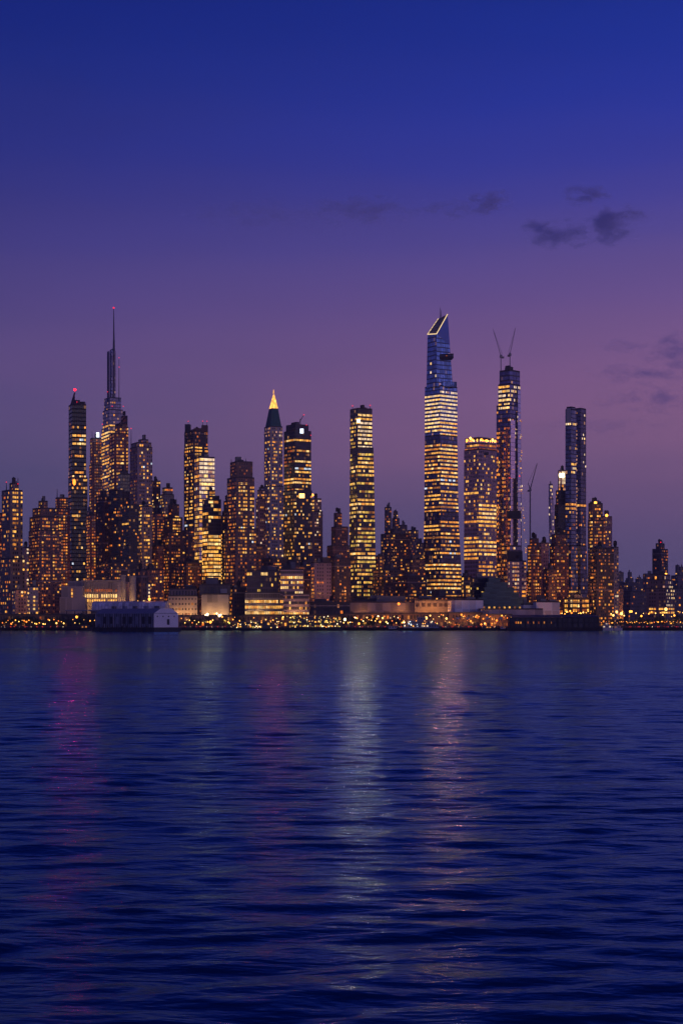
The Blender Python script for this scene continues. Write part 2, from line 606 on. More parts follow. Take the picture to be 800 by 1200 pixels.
mast(r, 67, 573, 585, 1645, .5)
# blue glass tower with the red beacon
r, _ = tower('skyscraper', 'dark blue glass tower with a pointed fin and strong red beacon', 1800, [(80, 84, 102.5, 560), (80.4, 84.5, 101, 474)], 'darkglass', fh=4.6, cw=3.0,
             lit=[(495, 575, 'R', .22, 'warm', 'o'), (575, 680, 'R', .10, 'warm', 'o'), (495, 680, 'L', .10, 'dim', 'o'), (497, 500, 'R', .9, 'bright', 'a'), (506, 511, 'R', .9, 'bright', 'a'), (517, 522, 'R', .9, 'bright', 'a')], over=dict(glass=(0.014, 0.02, 0.038), wall=(.012, .014, .022), metal=.1, spec=.2, wrough=.7))
mb = MB()
q = [P(82, 475, 1803), P(88, 475, 1803), P(88, 475, 1812), P(82, 475, 1812)]
t = [P(86.4, 461, 1806), P(87.6, 460, 1806), P(87.6, 460, 1808), P(86.4, 461, 1808)]
mb.face(t)
for k in range(4):
    mb.face([q[k], q[(k + 1) % 4], t[(k + 1) % 4], t[k]])
mb.build('fin', M['darkmetal'], r)
beacon(r, 87.8, 456.5, 1806, 1.25, 'redstrong'), mast(r, 87.8, 457, 462, 1806, .5)
beacon(r, 90, 471, 1803, .6), block(r, 'rooftop_unit', 90, 99, 470.5, 474, 1812, 8, 'darkmetal')
mb = MB()
mb.ball(P(87, 565, 1796), 1.7, sz=2)
mb.build('sign_lamp', M['orangelamp'], r)
r, _ = tower('apartment_tower', 'slender reddish tower with a white lamp on its roof', 1900, [(104.5, 108, 120, 545), (105.5, 108, 119, 514)], 'redbrown', fh=3.6, lit=[A(.3, 'resid')])
mb = MB()
mb.obox(P(114.5, 509.5, 1900), (1.5, 0, 0), (0, 1, 0), (0, 0, 2.6))
mb.build('roof_lamp', M['whitelamp'], r), mast(r, 108, 505, 515, 1904, .4)
r, _ = tower('apartment_tower', 'thin pale tower in the bright gap beside the dark blue glass one', 2000, [(101, 103, 106.5, 600)], 'rosegrey', lit=[A(.5, 'rose')])
# tall spired tower
r, _ = tower('skyscraper', 'tallest tower of the left half with a long needle spire and gleaming lower floors', 2400,
             [(119, 128, 150.5, 500), (120.5, 128, 144, 480), (122, 129, 142, 466)], 'darkglass', fh=5.2, cw=3.6,
             lit=[(498, 512, 'LR', .7, 'bright', 'o'), (512, 640, 'LR', .55, 'warm', 'o'), (540, 544, 'LR', .95, 'bright', 'a'), (556, 561, 'LR', .95, 'bright', 'a'), (470, 498, 'LR', .10, 'rose', 'r')], over=dict(glass=(0.10, 0.10, 0.16)),
             mats=[None, facade('setback_glass', (.26, .24, .28), (.30, .28, .36), .2, .3, metal=.6, dimp=.06), facade('upper_glass', (.24, .23, .28), (.28, .27, .36), .2, .3, metal=.6, dimp=.05)])
mb = MB()
mb.face([P(125.5, 412, 2408), P(127.6, 411, 2404), P(127.6, 470, 2404), P(125.5, 470, 2408)][::-1])
for (x0, x1, y0, y1, Yq) in ((125.4, 128, 413, 470, 2412), (128.4, 132, 409, 470, 2410)):
    b = footprint(x0, (x0 + x1) / 2, x1, Yq)[:4]
    prism(mb, b, b, Z(470, Yq), [Z(y0 + 1.5, Yq), Z(y0, Yq), Z(y0 - 1, Yq), Z(y0, Yq)], 5, 3)
mb.build('screen_wall', [facade('spire_screen', (0.06, 0.07, 0.13), (0.20, 0.22, 0.34), 0.1, 0.3, metal=.7, dimp=0.05), M['roof']], r)
mb = MB()
b = footprint(132.2, 134, 135.5, 2412)[:4]
prism(mb, b, b, Z(470, 2412), Z(411, 2412), 5, 3)
mb.build('spire_base', [facade('spire_core', (0.22, 0.19, 0.22), (0.30, 0.27, 0.33), 0.2, 0.4, metal=.3, dimp=0.15), M['roof']], r)
mb = MB()
mb.tube(P(133.4, 411, 2414), P(133.4, 398, 2414), 2.0, 1.5), mb.tube(P(133.4, 398, 2414), P(133.2, 361, 2414), 1.3, .5)
mb.build('spire', M['metal'], r)
beacon(r, 133.2, 360.5, 2414, 1.22)
mast(r, 139.4, 420, 470, 2412, .6)
for q in ((139.4, 419), (139.6, 430), (126, 459), (131.5, 476), (144.5, 476), (120, 497)):
    beacon(r, q[0], q[1], 2404, .8)
r, _ = tower('office_tower', 'reddish topped office tower with broken lattice crown below the needle spire', 2000,
             [(128, 134, 150, 508), (135, 138, 149.5, 497), (142, 144, 149, 488)], 'redbrown', fh=4.4, cw=3.2, lit=[(500, 520, 'LR', .5, 'resid', 'r'), (520, 640, 'LR', .6, 'warm', 'o')])
for x0, y0, x1, y1 in ((136, 500, 149, 487), (140, 499, 149, 494), (143, 500, 143, 492), (149, 500, 149, 487)):
    mb = MB()
    mb.tube(P(x0, y0, 2002), P(x1, y1, 2002), .6)
    mb.build('lattice_bar', M['darkmetal'], r)
# dark cluster in front of it
r, _ = tower('apartment_tower', 'very dark tower with sloping top in front of the spired skyscraper', 1620, [(127, 139, 152, 575), (138, 141, 152, 556), (141, 144, 150, 552)], 'blackglass', fh=3.4, lit=[A(.07, 'resid')], over=dict(dimp=.05))
r, _ = tower('apartment_tower', 'very dark flat tower right of the sloping dark one', 1580, [(143, 151, 163, 592)], 'blackglass', fh=3.4, lit=[A(.09, 'resid'), (610, 614, 'LR', .6, 'warm', 'o')])
r, _ = tower('apartment_tower', 'dark brown tower left of the sloping dark one', 1660, [(112, 121, 131, 582)], 'dark', fh=3.4, lit=[A(.12, 'resid')])
r, _ = tower('apartment_block', 'brown block glowing orange between the dark towers and blue glass tower', 1720, [(101, 105, 117, 604)], 'redbrown', fh=3.3, lit=[A(.45, 'resid')])
r, _ = tower('office_tower', 'grey brown tower with flat stepped top right of the dark pair', 1860, [(152, 161, 178.5, 524), (153, 161, 177.5, 519), (162, 167, 174, 515.5)], 'rosegrey', fh=4.2, cw=2.9,
             lit=[(0, 600, 'R', .34, 'warm', 'r'), (0, 600, 'L', .12, 'dim', 'r'), (590, 690, 'LR', .55, 'warm', 'o')])
mast(r, 153.6, 503, 520, 1864, .45), beacon(r, 153.6, 502, 1864, .7)
r, _ = tower('office_tower', 'plain grey block with many lit floors under the flat stepped tower', 1700, [(161, 166, 178, 594)], 'grey', fh=3.8, lit=[A(.42, 'warm', 'o')])
r, _ = tower('apartment_tower', 'small dark tower with square top between two brighter ones', 2000, [(177, 181, 188, 564)], 'dark', fh=3.8, lit=[A(.25, 'warm')])
r, _ = tower('office_tower', 'slate grey tower with one lit crown row', 1960, [(186, 192, 204, 580), (190, 194, 202.5, 572)], 'lilac', fh=4.0, lit=[A(.25, 'warm'), (573, 577, 'R', 1, 'ember', 'a')], over=dict(wall=(.2, .2, .24)))
r, _ = tower('apartment_block', 'brown block full of orange windows left of the ziggurat shaped one', 1760, [(177, 182, 193, 602)], 'brown', fh=3.3, lit=[A(.42, 'resid')])
r, _ = tower('apartment_tower', 'ziggurat shaped brown tower crowded with orange windows', 1690, [(189, 198, 216.5, 624), (192, 200, 214, 607), (197, 202, 210, 592)], 'brown', fh=3.4, cw=2.9, lit=[A(.38, 'resid'), (604, 622, 'R', .8, 'warm', 'o')])
# horned tower, bright pale tower, dark front
r, _ = tower('office_tower', 'tall two toned tower with horned dark top behind the pale glowing one', 1950, [(215.5, 226, 244, 526), (216, 226, 243.5, 505)], 'dark', fh=4.2, cw=3.0,
             lit=[(520, 690, 'L', .35, 'warm', 'o'), (524, 690, 'R', .75, 'bright', 'o'), (505, 524, 'R', .18, 'ember', 'r')], roof=1)
for x0, x1, y0, y1 in ((216.5, 223, 497, 506), (236, 243, 498, 506), (227, 236, 501.5, 506)):
    block(r, 'crown_horn', x0, x1, y0, y1, 1958, 9, 'darkmetal' if x0 < 220 else 'brick')
for px in (220.5, 237.5, 242.5):
    mast(r, px, 494, 499, 1960, .35), beacon(r, px, 493.5, 1960, .7)
r, _ = tower('office_tower', 'pale glowing glass tower with cream lit upper floors', 1770, [(228, 233.5, 251.5, 536)], 'paleglass', fh=4.6, cw=3.0,
             lit=[(536, 575, 'R', .93, 'cream', 'a'), (575, 600, 'R', .75, 'pale', 'a'), (600, 700, 'R', .62, 'bright', 'o'), (536, 700, 'L', .45, 'warm', 'o')], fw=.82, fhh=.62)
r, _ = tower('office_tower', 'dark glass tower with gleaming yellow lower floors in front of the pale one', 1640, [(237, 244, 259, 586), (243, 246, 257, 582), (243, 245, 252, 575.5)], 'darkglass', fh=4.0, cw=3.2,
             lit=[(576, 612, 'R', .30, 'warm', 'o'), (624, 680, 'R', .85, 'bright', 'a'), (600, 680, 'L', .55, 'warm', 'o')], fw=.8, fhh=.62)
r, _ = tower('apartment_block', 'narrow brown block with a vertical ribbon of gold light', 1680, [(258, 262.5, 270, 605)], 'brown', lit=[A(.2, 'resid'), (625, 690, 'L', .95, 'bright', 'a')])
r, _ = tower('apartment_tower', 'tall brown tower with dark crown and dense gold windows on its right face', 1600, [(264, 276, 300, 620), (266, 276.5, 298, 560), (269.5, 277, 296, 541.5)], 'brown', fh=3.7, cw=2.9,
             lit=[(565, 650, 'R', .52, 'warm', 'r'), (650, 720, 'R', .22, 'resid', 'r'), (565, 720, 'L', .30, 'resid', 'r'), (545, 562, 'LR', .06, 'dim', 'r')], names=['shaft', 'setback', 'crown'], mats=[None, None, None], over=dict(wall=(.13, .085, .075)))
mast(r, 271, 538, 545, 1608, .5), mast(r, 288, 537, 542, 1608, .4)
r, _ = tower('apartment_block', 'dark brown stepped block at the left shoulder of the dark crowned tower', 1640, [(260, 266, 274, 600), (262, 266, 271, 588)], 'dark', lit=[A(.16, 'resid')])
r, _ = tower('apartment_tower', 'slender rosy tower with flat top left of the pyramid topped one', 1780, [(299.5, 302.5, 311.5, 585), (301.5, 303.5, 310, 575)], 'rosegrey', lit=[A(.22, 'rose'), (577, 581, 'LR', .9, 'warm', 'a')], over=dict(wall=(.36, .22, .2)))
# pyramid-roofed tower
r, info = tower('skyscraper', 'masonry tower with green roof and glowing gold pyramid tip', 1980, [(308.5, 316, 332, 570), (309.5, 316.5, 331, 500)], 'rosegrey', fh=4.3, cw=3.0,
                lit=[(500, 512, 'LR', .35, 'rose', 'r'), (515, 519, 'LR', 1, 'warm', 'a'), (520, 660, 'LR', .28, 'warm', 'r')], roof=0, over=dict(wall=(.42, .36, .39)))
mb = MB()
Yq = 1984
b0, b1 = footprint(310.5, 317, 330, Yq)[:4], footprint(315.2, 318.5, 325.6, Yq + 5)[:4]
prism(mb, b0, b1, Z(500.5, Yq), Z(477.5, Yq), 3, 1.6)
mb.build('copper_roof', [facade('copper_roof', (0.05, 0.15, 0.14), (0.03, 0.10, 0.10), 0.5, 0.05, grough=.6, dimp=0), M['copper']], r)
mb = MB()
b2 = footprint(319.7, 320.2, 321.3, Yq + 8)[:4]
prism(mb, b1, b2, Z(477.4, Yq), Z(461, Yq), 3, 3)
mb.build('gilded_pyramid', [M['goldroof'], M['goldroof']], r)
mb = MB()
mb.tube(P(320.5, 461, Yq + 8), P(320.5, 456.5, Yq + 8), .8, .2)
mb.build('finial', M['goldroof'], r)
# tall dark neighbour with white sign
r, _ = tower('skyscraper', 'broad dark tower with a white lamp under its roofline right of the gold pyramid', 1720, [(332, 345, 365.5, 575), (332.5, 345.5, 364.5, 505), (335, 346, 361.5, 498)], 'blackglass', fh=4.0, cw=2.9,
             lit=[(513, 518, 'LR', .9, 'warm', 'a'), (520, 575, 'R', .45, 'warm', 'o'), (520, 575, 'L', .22, 'dim', 'o'), (560, 566, 'LR', .8, 'bright', 'a'), (575, 665, 'LR', .2, 'warm', 'r'), (540, 543, 'R', .9, 'bright', 'a'), (551, 554, 'R', .9, 'bright', 'a')], over=dict(glass=(.04, .04, .055)))
mb = MB()
mb.obox(P(353.5, 505, 1716), (1.7, 0, 0), (0, .5, 0), (0, 0, 2.3))
mb.build('roof_sign', M['whitelamp'], r)
mb = MB()
mb.obox(P(353.6, 581, 1708), (2.6, 0, 0), (0, .5, 0), (0, 0, 2.2))
mb.build('terrace_lamp', M['goldlamp'], r)
mb = MB()
mb.tube(P(352, 498, 1732), P(351.6, 491, 1732), .4), mb.tube(P(351, 494, 1732), P(356, 486, 1732), .4, .25)
mb.build('davit', M['darkmetal'], r)
beacon(r, 356, 486, 1732, .7), beacon(r, 359, 498, 1728, .6), beacon(r, 364, 510, 1722, .6)
r, _ = tower('apartment_tower', 'pinkish lit tower with lamp on its roof, right of the broad dark one', 1790, [(362, 366, 378, 600), (364, 368, 376.5, 585)], 'rosegrey', fh=3.5, lit=[(0, 900, 'R', .22, 'rose', 'r'), (0, 900, 'L', .7, 'warm', 'r')], over=dict(wall=(.36, .25, .24)))
mb = MB()
mb.ball(P(366, 580, 1786), 1.5)
mb.build('roof_lamp', M['amberlamp'], r)
r, _ = tower('apartment_block', 'mid height brown slab with orange stairwell column of lights', 1500, [(364, 368, 388, 660)], 'rosegrey', fh=3.4, lit=[(665, 712, 'L', .8, 'resid', 'r'), (680, 712, 'R', .15, 'resid', 'r')], over=dict(wall=(.26, .19, .19), dimp=.05))
r, _ = tower('apartment_tower', 'dusky stepped tower left of the tall yellow lit glass one', 1760, [(383, 390, 409, 640), (388, 393, 408, 618), (391, 394, 400.5, 602)], 'brown', fh=3.4, lit=[A(.15, 'ember')], over=dict(wall=(.16, .10, .10), dimp=.2))
r, _ = tower('apartment_block', 'plain dusky slab at the foot of the tall yellow lit glass tower', 1560, [(384, 392, 411, 655)], 'dark', fh=3.4, lit=[A(.12, 'ember')])
# tall yellow glass tower
r, _ = tower('skyscraper', 'tall slim glass tower lit yellow from crown to foot at the centre', 1650, [(408.5, 418, 441.5, 525, (410, 419, 437.5)), (410, 419, 436, 479)], 'darkglass', fh=4.4, cw=3.1, roof=2,
             lit=[(484, 527, 'R', .75, 'pale', 'a'), (490, 527, 'L', .4, 'lime', 'r'), (528, 700, 'R', .62, 'lime', 'o'), (528, 700, 'L', .25, 'lime', 'o'), (485, 500, 'R', .9, 'pale', 'a'), (541, 556, 'R', .85, 'bright', 'a'), (582, 586, 'R', .95, 'bright', 'a'), (590, 594, 'LR', .95, 'bright', 'a'), (610, 614, 'LR', .9, 'bright', 'a'), (620, 624, 'R', .95, 'bright', 'a'),
                  (645, 650, 'LR', .9, 'bright', 'a'), (674, 700, 'R', .55, 'lime', 'r')], over=dict(glass=(.06, .06, .06)), fhh=.5)
for px, py in ((413, 476), (424, 479), (433.5, 475)):
    mast(r, px, py, 481, 1656, .4)
beacon(r, 413, 475.5, 1656, .7), beacon(r, 433.5, 475, 1656, .7)
mb = MB()
mb.obox(P(420, 493, 1647), (1.6, 0, 0), (0, .4, 0), (0, 0, 1.6))
mb.build('crown_lamp', M['creamlamp'], r)
r, _ = tower('apartment_block', 'thin orange glowing block in the gap right of the yellow lit glass tower', 1700, [(440, 443, 449, 652)], 'redbrown', lit=[A(.6, 'resid')])
# hazy cluster
for nm, lb, Yq, tr in (('apartment_tower', 'slim dark chimney like tower of the hazy cluster', 2150, [(450.5, 453, 458.5, 595)]),
                       ('apartment_tower', 'dark tower with pointed cap in the hazy cluster', 2120, [(459, 463, 468, 608), (460.5, 463, 466, 600)]),
                       ('apartment_tower', 'flat topped dusky tower in the middle of the hazy cluster', 2080, [(466, 470, 477, 616)]),
                       ('apartment_tower', 'stepped dusky tower at the right end of the hazy cluster', 2040, [(475, 482, 492, 632), (477, 482, 490, 622)]),
                       ('apartment_block', 'low dusky block between the hazy cluster and the sloped roof skyscraper', 1980, [(488, 491, 498, 637)]),
                       ('apartment_block', 'broad dusky brown slab fronting the hazy cluster', 1820, [(446, 456, 480, 626)]),
                       ('apartment_block', 'second dusky slab beside the broad one, darker and lower', 1760, [(474, 483, 498, 656)])):
    r, _ = tower(nm, lb, Yq, tr, 'far' if Yq > 1900 else 'dark', fh=3.5, cw=2.8, lit=[A(.13 if Yq > 1900 else .16, 'resid')], over=dict(wall=(.11, .08, .09), dimp=.16))
    if tr[0][0] == 450.5:
        mast(r, 454, 590, 596, 2155, .5)
# ------------------------------------------------------------------ the sloped-roof skyscraper
Yh = 1800
lo = [(494.5, 516.5, 543, 600, (497, 516, 537)), (497, 516, 537, 510, (497.6, 515.5, 535.6)), (497.6, 515.5, 535.6, 452)]
HL = [(456, 511, 'R', .97, 'cream', 'a'), (460, 508, 'L', .8, 'pale', 'a'), (492, 511, 'R', .9, 'bright', 'a'), (520, 548, 'R', .92, 'bright', 'a'), (520, 548, 'L', .7, 'warm', 'o'), (548, 602, 'R', .8, 'warm', 'o'), (548, 602, 'L', .5, 'warm', 'o'),
      (602, 610, 'LR', .06, 'dim', 'r'), (610, 655, 'R', .8, 'warm', 'o'), (614, 655, 'L', .6, 'warm', 'o'), (655, 661, 'LR', .03, 'dim', 'r'), (661, 668, 'LR', .95, 'bright', 'a'), (668, 700, 'R', .7, 'warm', 'o'), (668, 700, 'L', .5, 'warm', 'o')]
hero, hinfo = tower('skyscraper', 'tallest glass skyscraper with outlined sloping roof and blue upper floors', Yh, lo, 'blueglass', fh=4.5, cw=2.6, lit=HL, roof=0, fw=.78, fhh=.44, names=['lower_shaft', 'middle_shaft', 'shoulder'],
                    mats=[facade('lower_glass', (.035, .035, .055), (.08, .085, .15), .08, .25, metal=.6, dimp=.08, wrough=.4), facade('middle_glass', (.05, .055, .09), (.13, .16, .29), .08, .25, metal=.7, dimp=.05, wrough=.4), None])
HMAT = LAST['mat']
mb = MB()
Yu = Yh + 5
b0, b1 = footprint(499.4, 511.4, 530.5, Yu), None
b1 = footprint(500.8, 511.4, 524.2, Yu, a=b0[4])
prism(mb, b0[:4], b1[:4], Z(453, Yu), [Z(389, Yu), Z(391, Yu), Z(366.5, Yu), Z(369, Yu)], 4.75, 3.1, 4000)
mb.build('upper_shaft', [HMAT, M['beige']], hero)
tp = [Vector((p.x, p.y, z)) for p, z in zip(b1[:4], (Z(389, Yu), Z(391, Yu), Z(366.5, Yu), Z(369, Yu)))]
ctr = sum(tp, Vector()) / 4
for p, q in ((tp[0], tp[1]), (tp[1], tp[2]), (tp[3], tp[0])):
    mb = MB()
    mb.tube(p, q, .5, n=5)
    mb.build('roof_edge_light', M['edge'], hero)
for k in range(1, 6):
    mb = MB()
    mb.tube(tp[0].lerp(tp[3], k / 6) + Vector((0, 0, .3)), tp[1].lerp(tp[2], k / 6) + Vector((0, 0, .3)), .35, n=4)
    mb.build('roof_rib', M['darkmetal'], hero)
mast(hero, 515.5, 360, 372, Yu + 12, .4), mast(hero, 516.8, 363, 371, Yu + 12, .4)
Lb, Eb, Rb = [Vector((p.x, p.y, Z(453, Yu))) for p in b0[:3]]
ed = Rb.lerp(tp[2], (403 - 453) / (366.5 - 453))
fn = (tp[2] - tp[1]).cross(ed - tp[1]).normalized()
fn = fn if fn.y < 0 else -fn
mb = MB()
mb.face([tp[1] + fn * .2, ed + fn * .2, tp[2] + fn * .2])
mb.build('crown_facet', plain('navy_glass', (.11, .16, .36), .15, .75), hero)
# a lit few windows and the darker facet of the upper shaft
rng = random.Random(5)
mb = MB()
sd = prism(MB(), b0[:4], b1[:4], Z(453, Yu), Z(391, Yu), 4.75, 3.1)
rows = lit_windows(hero, sd, [(417, 440, 'L', .10, 'cream', 'r'), (452, 460, 'LR', .2, 'rose', 'r')], Yu, rng)
place_windows(hero, rows, rng)
# observation deck: triangular platform out of the right wall
mb = MB()
E, Rr = b0[1], b0[2]
z0, z1 = Z(420, Yu), Z(414.5, Yu)
pa, pb_, tipp = E.lerp(Rr, .18), E.lerp(Rr, .92), Vector((X(531, Yu), Yu - 3))
for z, s in ((z0, -1), (z1, 1)):
    f = [Vector((p.x, p.y, z)) for p in (pa, tipp, pb_)]
    mb.face(f if s > 0 else f[::-1])
ring = [pa, tipp, pb_]
for k in range(3):
    p, q = ring[k], ring[(k + 1) % 3]
    mb.face([(p.x, p.y, z0), (q.x, q.y, z0), (q.x, q.y, z1), (p.x, p.y, z1)])
mb.build('observation_deck', M['darkmetal'], hero)
for k in range(7):
    p = pa.lerp(tipp, (k + .5) / 7)
    mb = MB()
    mb.obox((p.x, p.y - .25, (z0 + z1) / 2 + .4), (.5, 0, 0), (0, .1, 0), (0, 0, .45))
    mb.build('deck_window', WIN['ember'] if k == 3 else M['bluegrey'], hero)
mb = MB()
b = footprint(517.5, 519, 535, Yh + 8)[:4]
prism(mb, b, b, Z(453, Yh + 8), Z(446.5, Yh + 8), 4.3, 2.6, 4100)
mb.build('shoulder_block', [HMAT, M['roof']], hero)
r, _ = tower('office_block', 'low lit wing at the foot of the sloped roof skyscraper', 1640, [(540, 543, 553, 676)], 'dark', fh=4.2, cw=3, lit=[A(.8, 'warm', 'o')], fhh=.6)
# flat-topped tower with the glowing crown
r, info = tower('office_tower', 'flat topped pale tower with an orange glowing unfinished crown', 1680, [(543.5, 560.5, 581.5, 527), (544.5, 561, 581, 519.5)], 'lilac', fh=4.4, cw=3.0,
                lit=[(530, 590, 'R', .22, 'warm', 'r'), (590, 612, 'R', .9, 'bright', 'a'), (596, 614, 'L', .75, 'warm', 'o'), (612, 680, 'R', .38, 'warm', 'o'), (628, 658, 'L', .9, 'warm', 'a'), (632, 650, 'R', .85, 'bright', 'a'), (530, 600, 'L', .2, 'warm', 'r'), (674, 679, 'R', .9, 'warm', 'a'), (573, 579, 'LR', .5, 'bright', 'o'), (519, 527.5, 'LR', .85, 'resid', 'a')], roof=0, over=dict(glass=(.22, .16, .19), wall=(.40, .30, .33)))
bt, tt, z0, z1, Yt = info[-1]
for s in range(9):
    for p, q in ((tt[1], tt[2]), (tt[0], tt[1])):
        c = p.lerp(q, (s + .5) / 9)
        mb = MB()
        mb.obox((c.x, c.y + 1.5, z1 + 3), (.3, 0, 0), (0, .3, 0), (0, 0, 3))
        mb.build('crown_post', M['darkmetal'], r)
mb = MB()
t4 = [Vector((p.x, p.y)) for p in tt[:4]]
cc = sum(t4, Vector((0, 0))) / 4
prism(mb, [p.lerp(cc, .02) for p in t4], [p.lerp(cc, .02) for p in t4], z1 + 5.6, z1 + 6.6, 3, 3)
mb.build('crown_slab', [M['concrete'], M['roof']], r)
for s in range(11):
    p, q = (tt[1], tt[2]) if s < 7 else (tt[0], tt[1])
    c = p.lerp(q, ((s if s < 7 else s - 7) + .6) / (7 if s < 7 else 4))
    mb = MB()
    mb.ball((c.x, c.y + 2.2, z1 + 3.4), .95)
    mb.build('work_lamp', M['amberlamp' if s % 3 else 'goldlamp'], r)
for px, py in ((547, 516), (551, 513.5), (553.5, 515.5), (559, 516), (564, 515), (570, 516.5), (577, 515.5), (580, 517)):
    mb = MB()
    mb.ball(P(px, py, 1692), 1.1, sz=1.3)
    mb.build('work_lamp', M['goldlamp' if px in (551, 577) else 'amberlamp'], r)
mb = MB()
mb.obox(P(569.5, 531.5, 1672), (2.2, 0, 0), (0, .6, 0), (0, 0, 1.4))
mb.build('louvre', M['darkmetal'], r)
# tower under construction
r, info = tower('skyscraper', 'unfinished tower with dark open crown below the two roof cranes', 1740,
                [(580, 597, 618.5, 640, (581, 597, 611)), (581, 597, 611, 475, (581.5, 597, 610)), (583.5, 597, 609.5, 450), (585, 597, 609, 434)], 'darkglass', fh=4.6, cw=3.0,
                lit=[(450, 480, 'L', .62, 'pale', 'a'), (450, 470, 'R', .28, 'pale', 'r'), (495, 503, 'L', .5, 'ember', 'r'), (480, 500, 'L', .12, 'resid', 'r'), (505, 665, 'L', .5, 'ember', 'r'), (540, 665, 'L', .5, 'resid', 'r'), (478, 660, 'R', .22, 'rose', 'r'), (665, 700, 'L', .5, 'resid', 'r')],
                names=['lower_shaft', 'shaft', 'upper_shaft', 'open_crown'], roof=2, over=dict(glass=(.14, .16, .30), wall=(.07, .06, .09), metal=.7))
block(r, 'core_wall', 592, 601, 430, 434.3, 1756, 8, 'darkmetal')
# vertical stripes of cladding on the two camera-side walls, each a strip of real panels
bt, tt, z0, z1, Yt = info[1]
L, E, Rr, B = bt[:4]
zt = z1
stripes = [('L', .10, .22, WIN['ember'], 505, 640, 'light_strip'), ('L', .32, .46, M['brick'], 500, 690, 'cladding_strip'), ('L', .70, .9, plain('salmon_cladding', (.42, .2, .17), .35, .3), 500, 660, 'cladding_strip'),
           ('R', .06, .42, plain('sunset_tinted_cladding', (.92, .74, .88), .28, .8, vary=.12), 490, 650, 'cladding_strip'), ('R', .50, .60, M['darkmetal'], 478, 650, 'cladding_strip'), ('R', .66, .90, plain('blue_white_cladding', (.6, .62, .8), .25, .8), 455, 640, 'cladding_strip')]  # lilac strip has the sunset reflection put into its panel colour
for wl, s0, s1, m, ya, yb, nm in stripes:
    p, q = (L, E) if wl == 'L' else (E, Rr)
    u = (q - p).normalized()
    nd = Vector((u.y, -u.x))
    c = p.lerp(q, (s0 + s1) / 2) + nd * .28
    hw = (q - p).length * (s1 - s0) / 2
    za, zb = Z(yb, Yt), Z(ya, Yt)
    if nm == 'light_strip':
        k = 0
        while za < zb:
            if random.Random(k).random() < .8:
                mb = MB()
                mb.obox((c.x, c.y, za + 1), (u.x * hw * .6, u.y * hw * .6, 0), (nd.x * .1, nd.y * .1, 0), (0, 0, .9))
                mb.build('work_light', WIN['orange' if k % 2 else 'amber'], r)
            za += 4.6
            k += 1
        continue
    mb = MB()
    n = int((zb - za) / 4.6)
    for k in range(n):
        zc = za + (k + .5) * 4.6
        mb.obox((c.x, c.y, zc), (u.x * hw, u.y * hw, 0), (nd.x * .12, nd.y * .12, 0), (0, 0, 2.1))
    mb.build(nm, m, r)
# hoist mast and its dark platform on the right wall
mb = MB()
pm = E.lerp(Rr, .46)
mb.obox((pm.x, pm.y - 2.2, (Z(660, Yt) + Z(560, Yt)) / 2), (1.0, 0, 0), (0, 1, 0), (0, 0, (Z(560, Yt) - Z(660, Yt)) / 2))
mb.build('hoist_mast', M['darkmetal'], r)
block(r, 'hoist_platform', 595, 610, 598.5, 607.5, 1726, 10, 'darkmetal')
block(r, 'loading_deck', 594.5, 612, 646, 658, 1722, 12, 'darkmetal')
# red lamps and yellow dots up the right flank
rg6 = random.Random(66)
for k in range(48):
    py = 478 + rg6.random() * 172
    q = E.lerp(Rr, rg6.uniform(.86, 1.0))
    mb = MB()
    mb.ball((q.x + max(0, (py - 560)) * .055, q.y - 1.0 - max(0, (py - 560)) * .05, Z(py, Yt)), rg6.uniform(.3, .55), n=6, m=4)
    mb.build('flank_lamp', WIN[rg6.choice(['gold', 'amber', 'cream', 'orange'])], r)
beacon(r, 608.5, 558, 1736, .8), beacon(r, 597, 560, 1732, .7)
r, _ = tower('podium_building', 'pale lit podium at the foot of the unfinished tower', 1620, [(594, 597, 616.5, 658)], 'rosegrey', fh=4.2, cw=3.4, lit=[(658, 690, 'LR', .7, 'rose', 'r'), (690, 700, 'LR', .8, 'resid', 'a')], over=dict(wall=(.5, .38, .38)))
r, _ = tower('apartment_tower', 'twin brown tower left half, with water tank on top, right of the unfinished tower', 1560, [(617.5, 622, 634, 640), (620, 623, 631, 632)], 'redbrown', fh=3.3, cw=2.6, lit=[(0, 900, 'L', .5, 'resid', 'r'), (0, 900, 'R', .2, 'resid', 'r')], over=dict(wall=(.15, .07, .06)))
mb = MB()
mb.tube(P(626, 632, 1566), P(626, 628.5, 1566), 1.7, 1.7, 10), mb.tube(P(626, 628.5, 1566), P(626, 626.5, 1566), 1.9, .1, 10)
mb.build('water_tank', M['timber'], r)
r, _ = tower('apartment_tower', 'twin brown tower right half, rosier and lower', 1580, [(631, 634, 643, 637)], 'rosegrey', fh=3.3, lit=[A(.12, 'rose')], over=dict(wall=(.30, .17, .16)))
r, _ = tower('skyscraper', 'thin whitish tower with ragged leaning top left of the paired slab skyscraper', 2000, [(644, 648, 652.5, 640, (643.5, 647, 651.5)), (643.2, 646.5, 651, 585, (642.6, 645, 648.5)), (642.6, 644.5, 647.5, 568)], 'paleglass', fh=4.4, lit=[A(.25, 'cream')], over=dict(wall=(.5, .44, .48)), roof=1)
r, _ = tower('office_tower', 'black slab tower standing against the paired slab skyscraper', 1700, [(649.5, 654, 664, 592), (651, 655, 663, 575.5)], 'blackglass', lit=[A(.03, 'dim')], over=dict(dimp=.03))
r, _ = tower('office_tower', 'narrow tower with dazzling cream floodlit top peeking behind the black slab', 1900, [(653.5, 656, 662.5, 552)], 'rosegrey', fh=4, lit=[(550, 566, 'LR', .97, 'cream', 'a'), (566, 580, 'LR', .5, 'rose', 'r')], fhh=.8, fw=.9)
for px in (656, 658.2, 660):
    mb = MB()
    mb.ball(P(px, 557, 1894), 1.4, sz=2)
    mb.build('floodlight', M['creamlamp'], r)
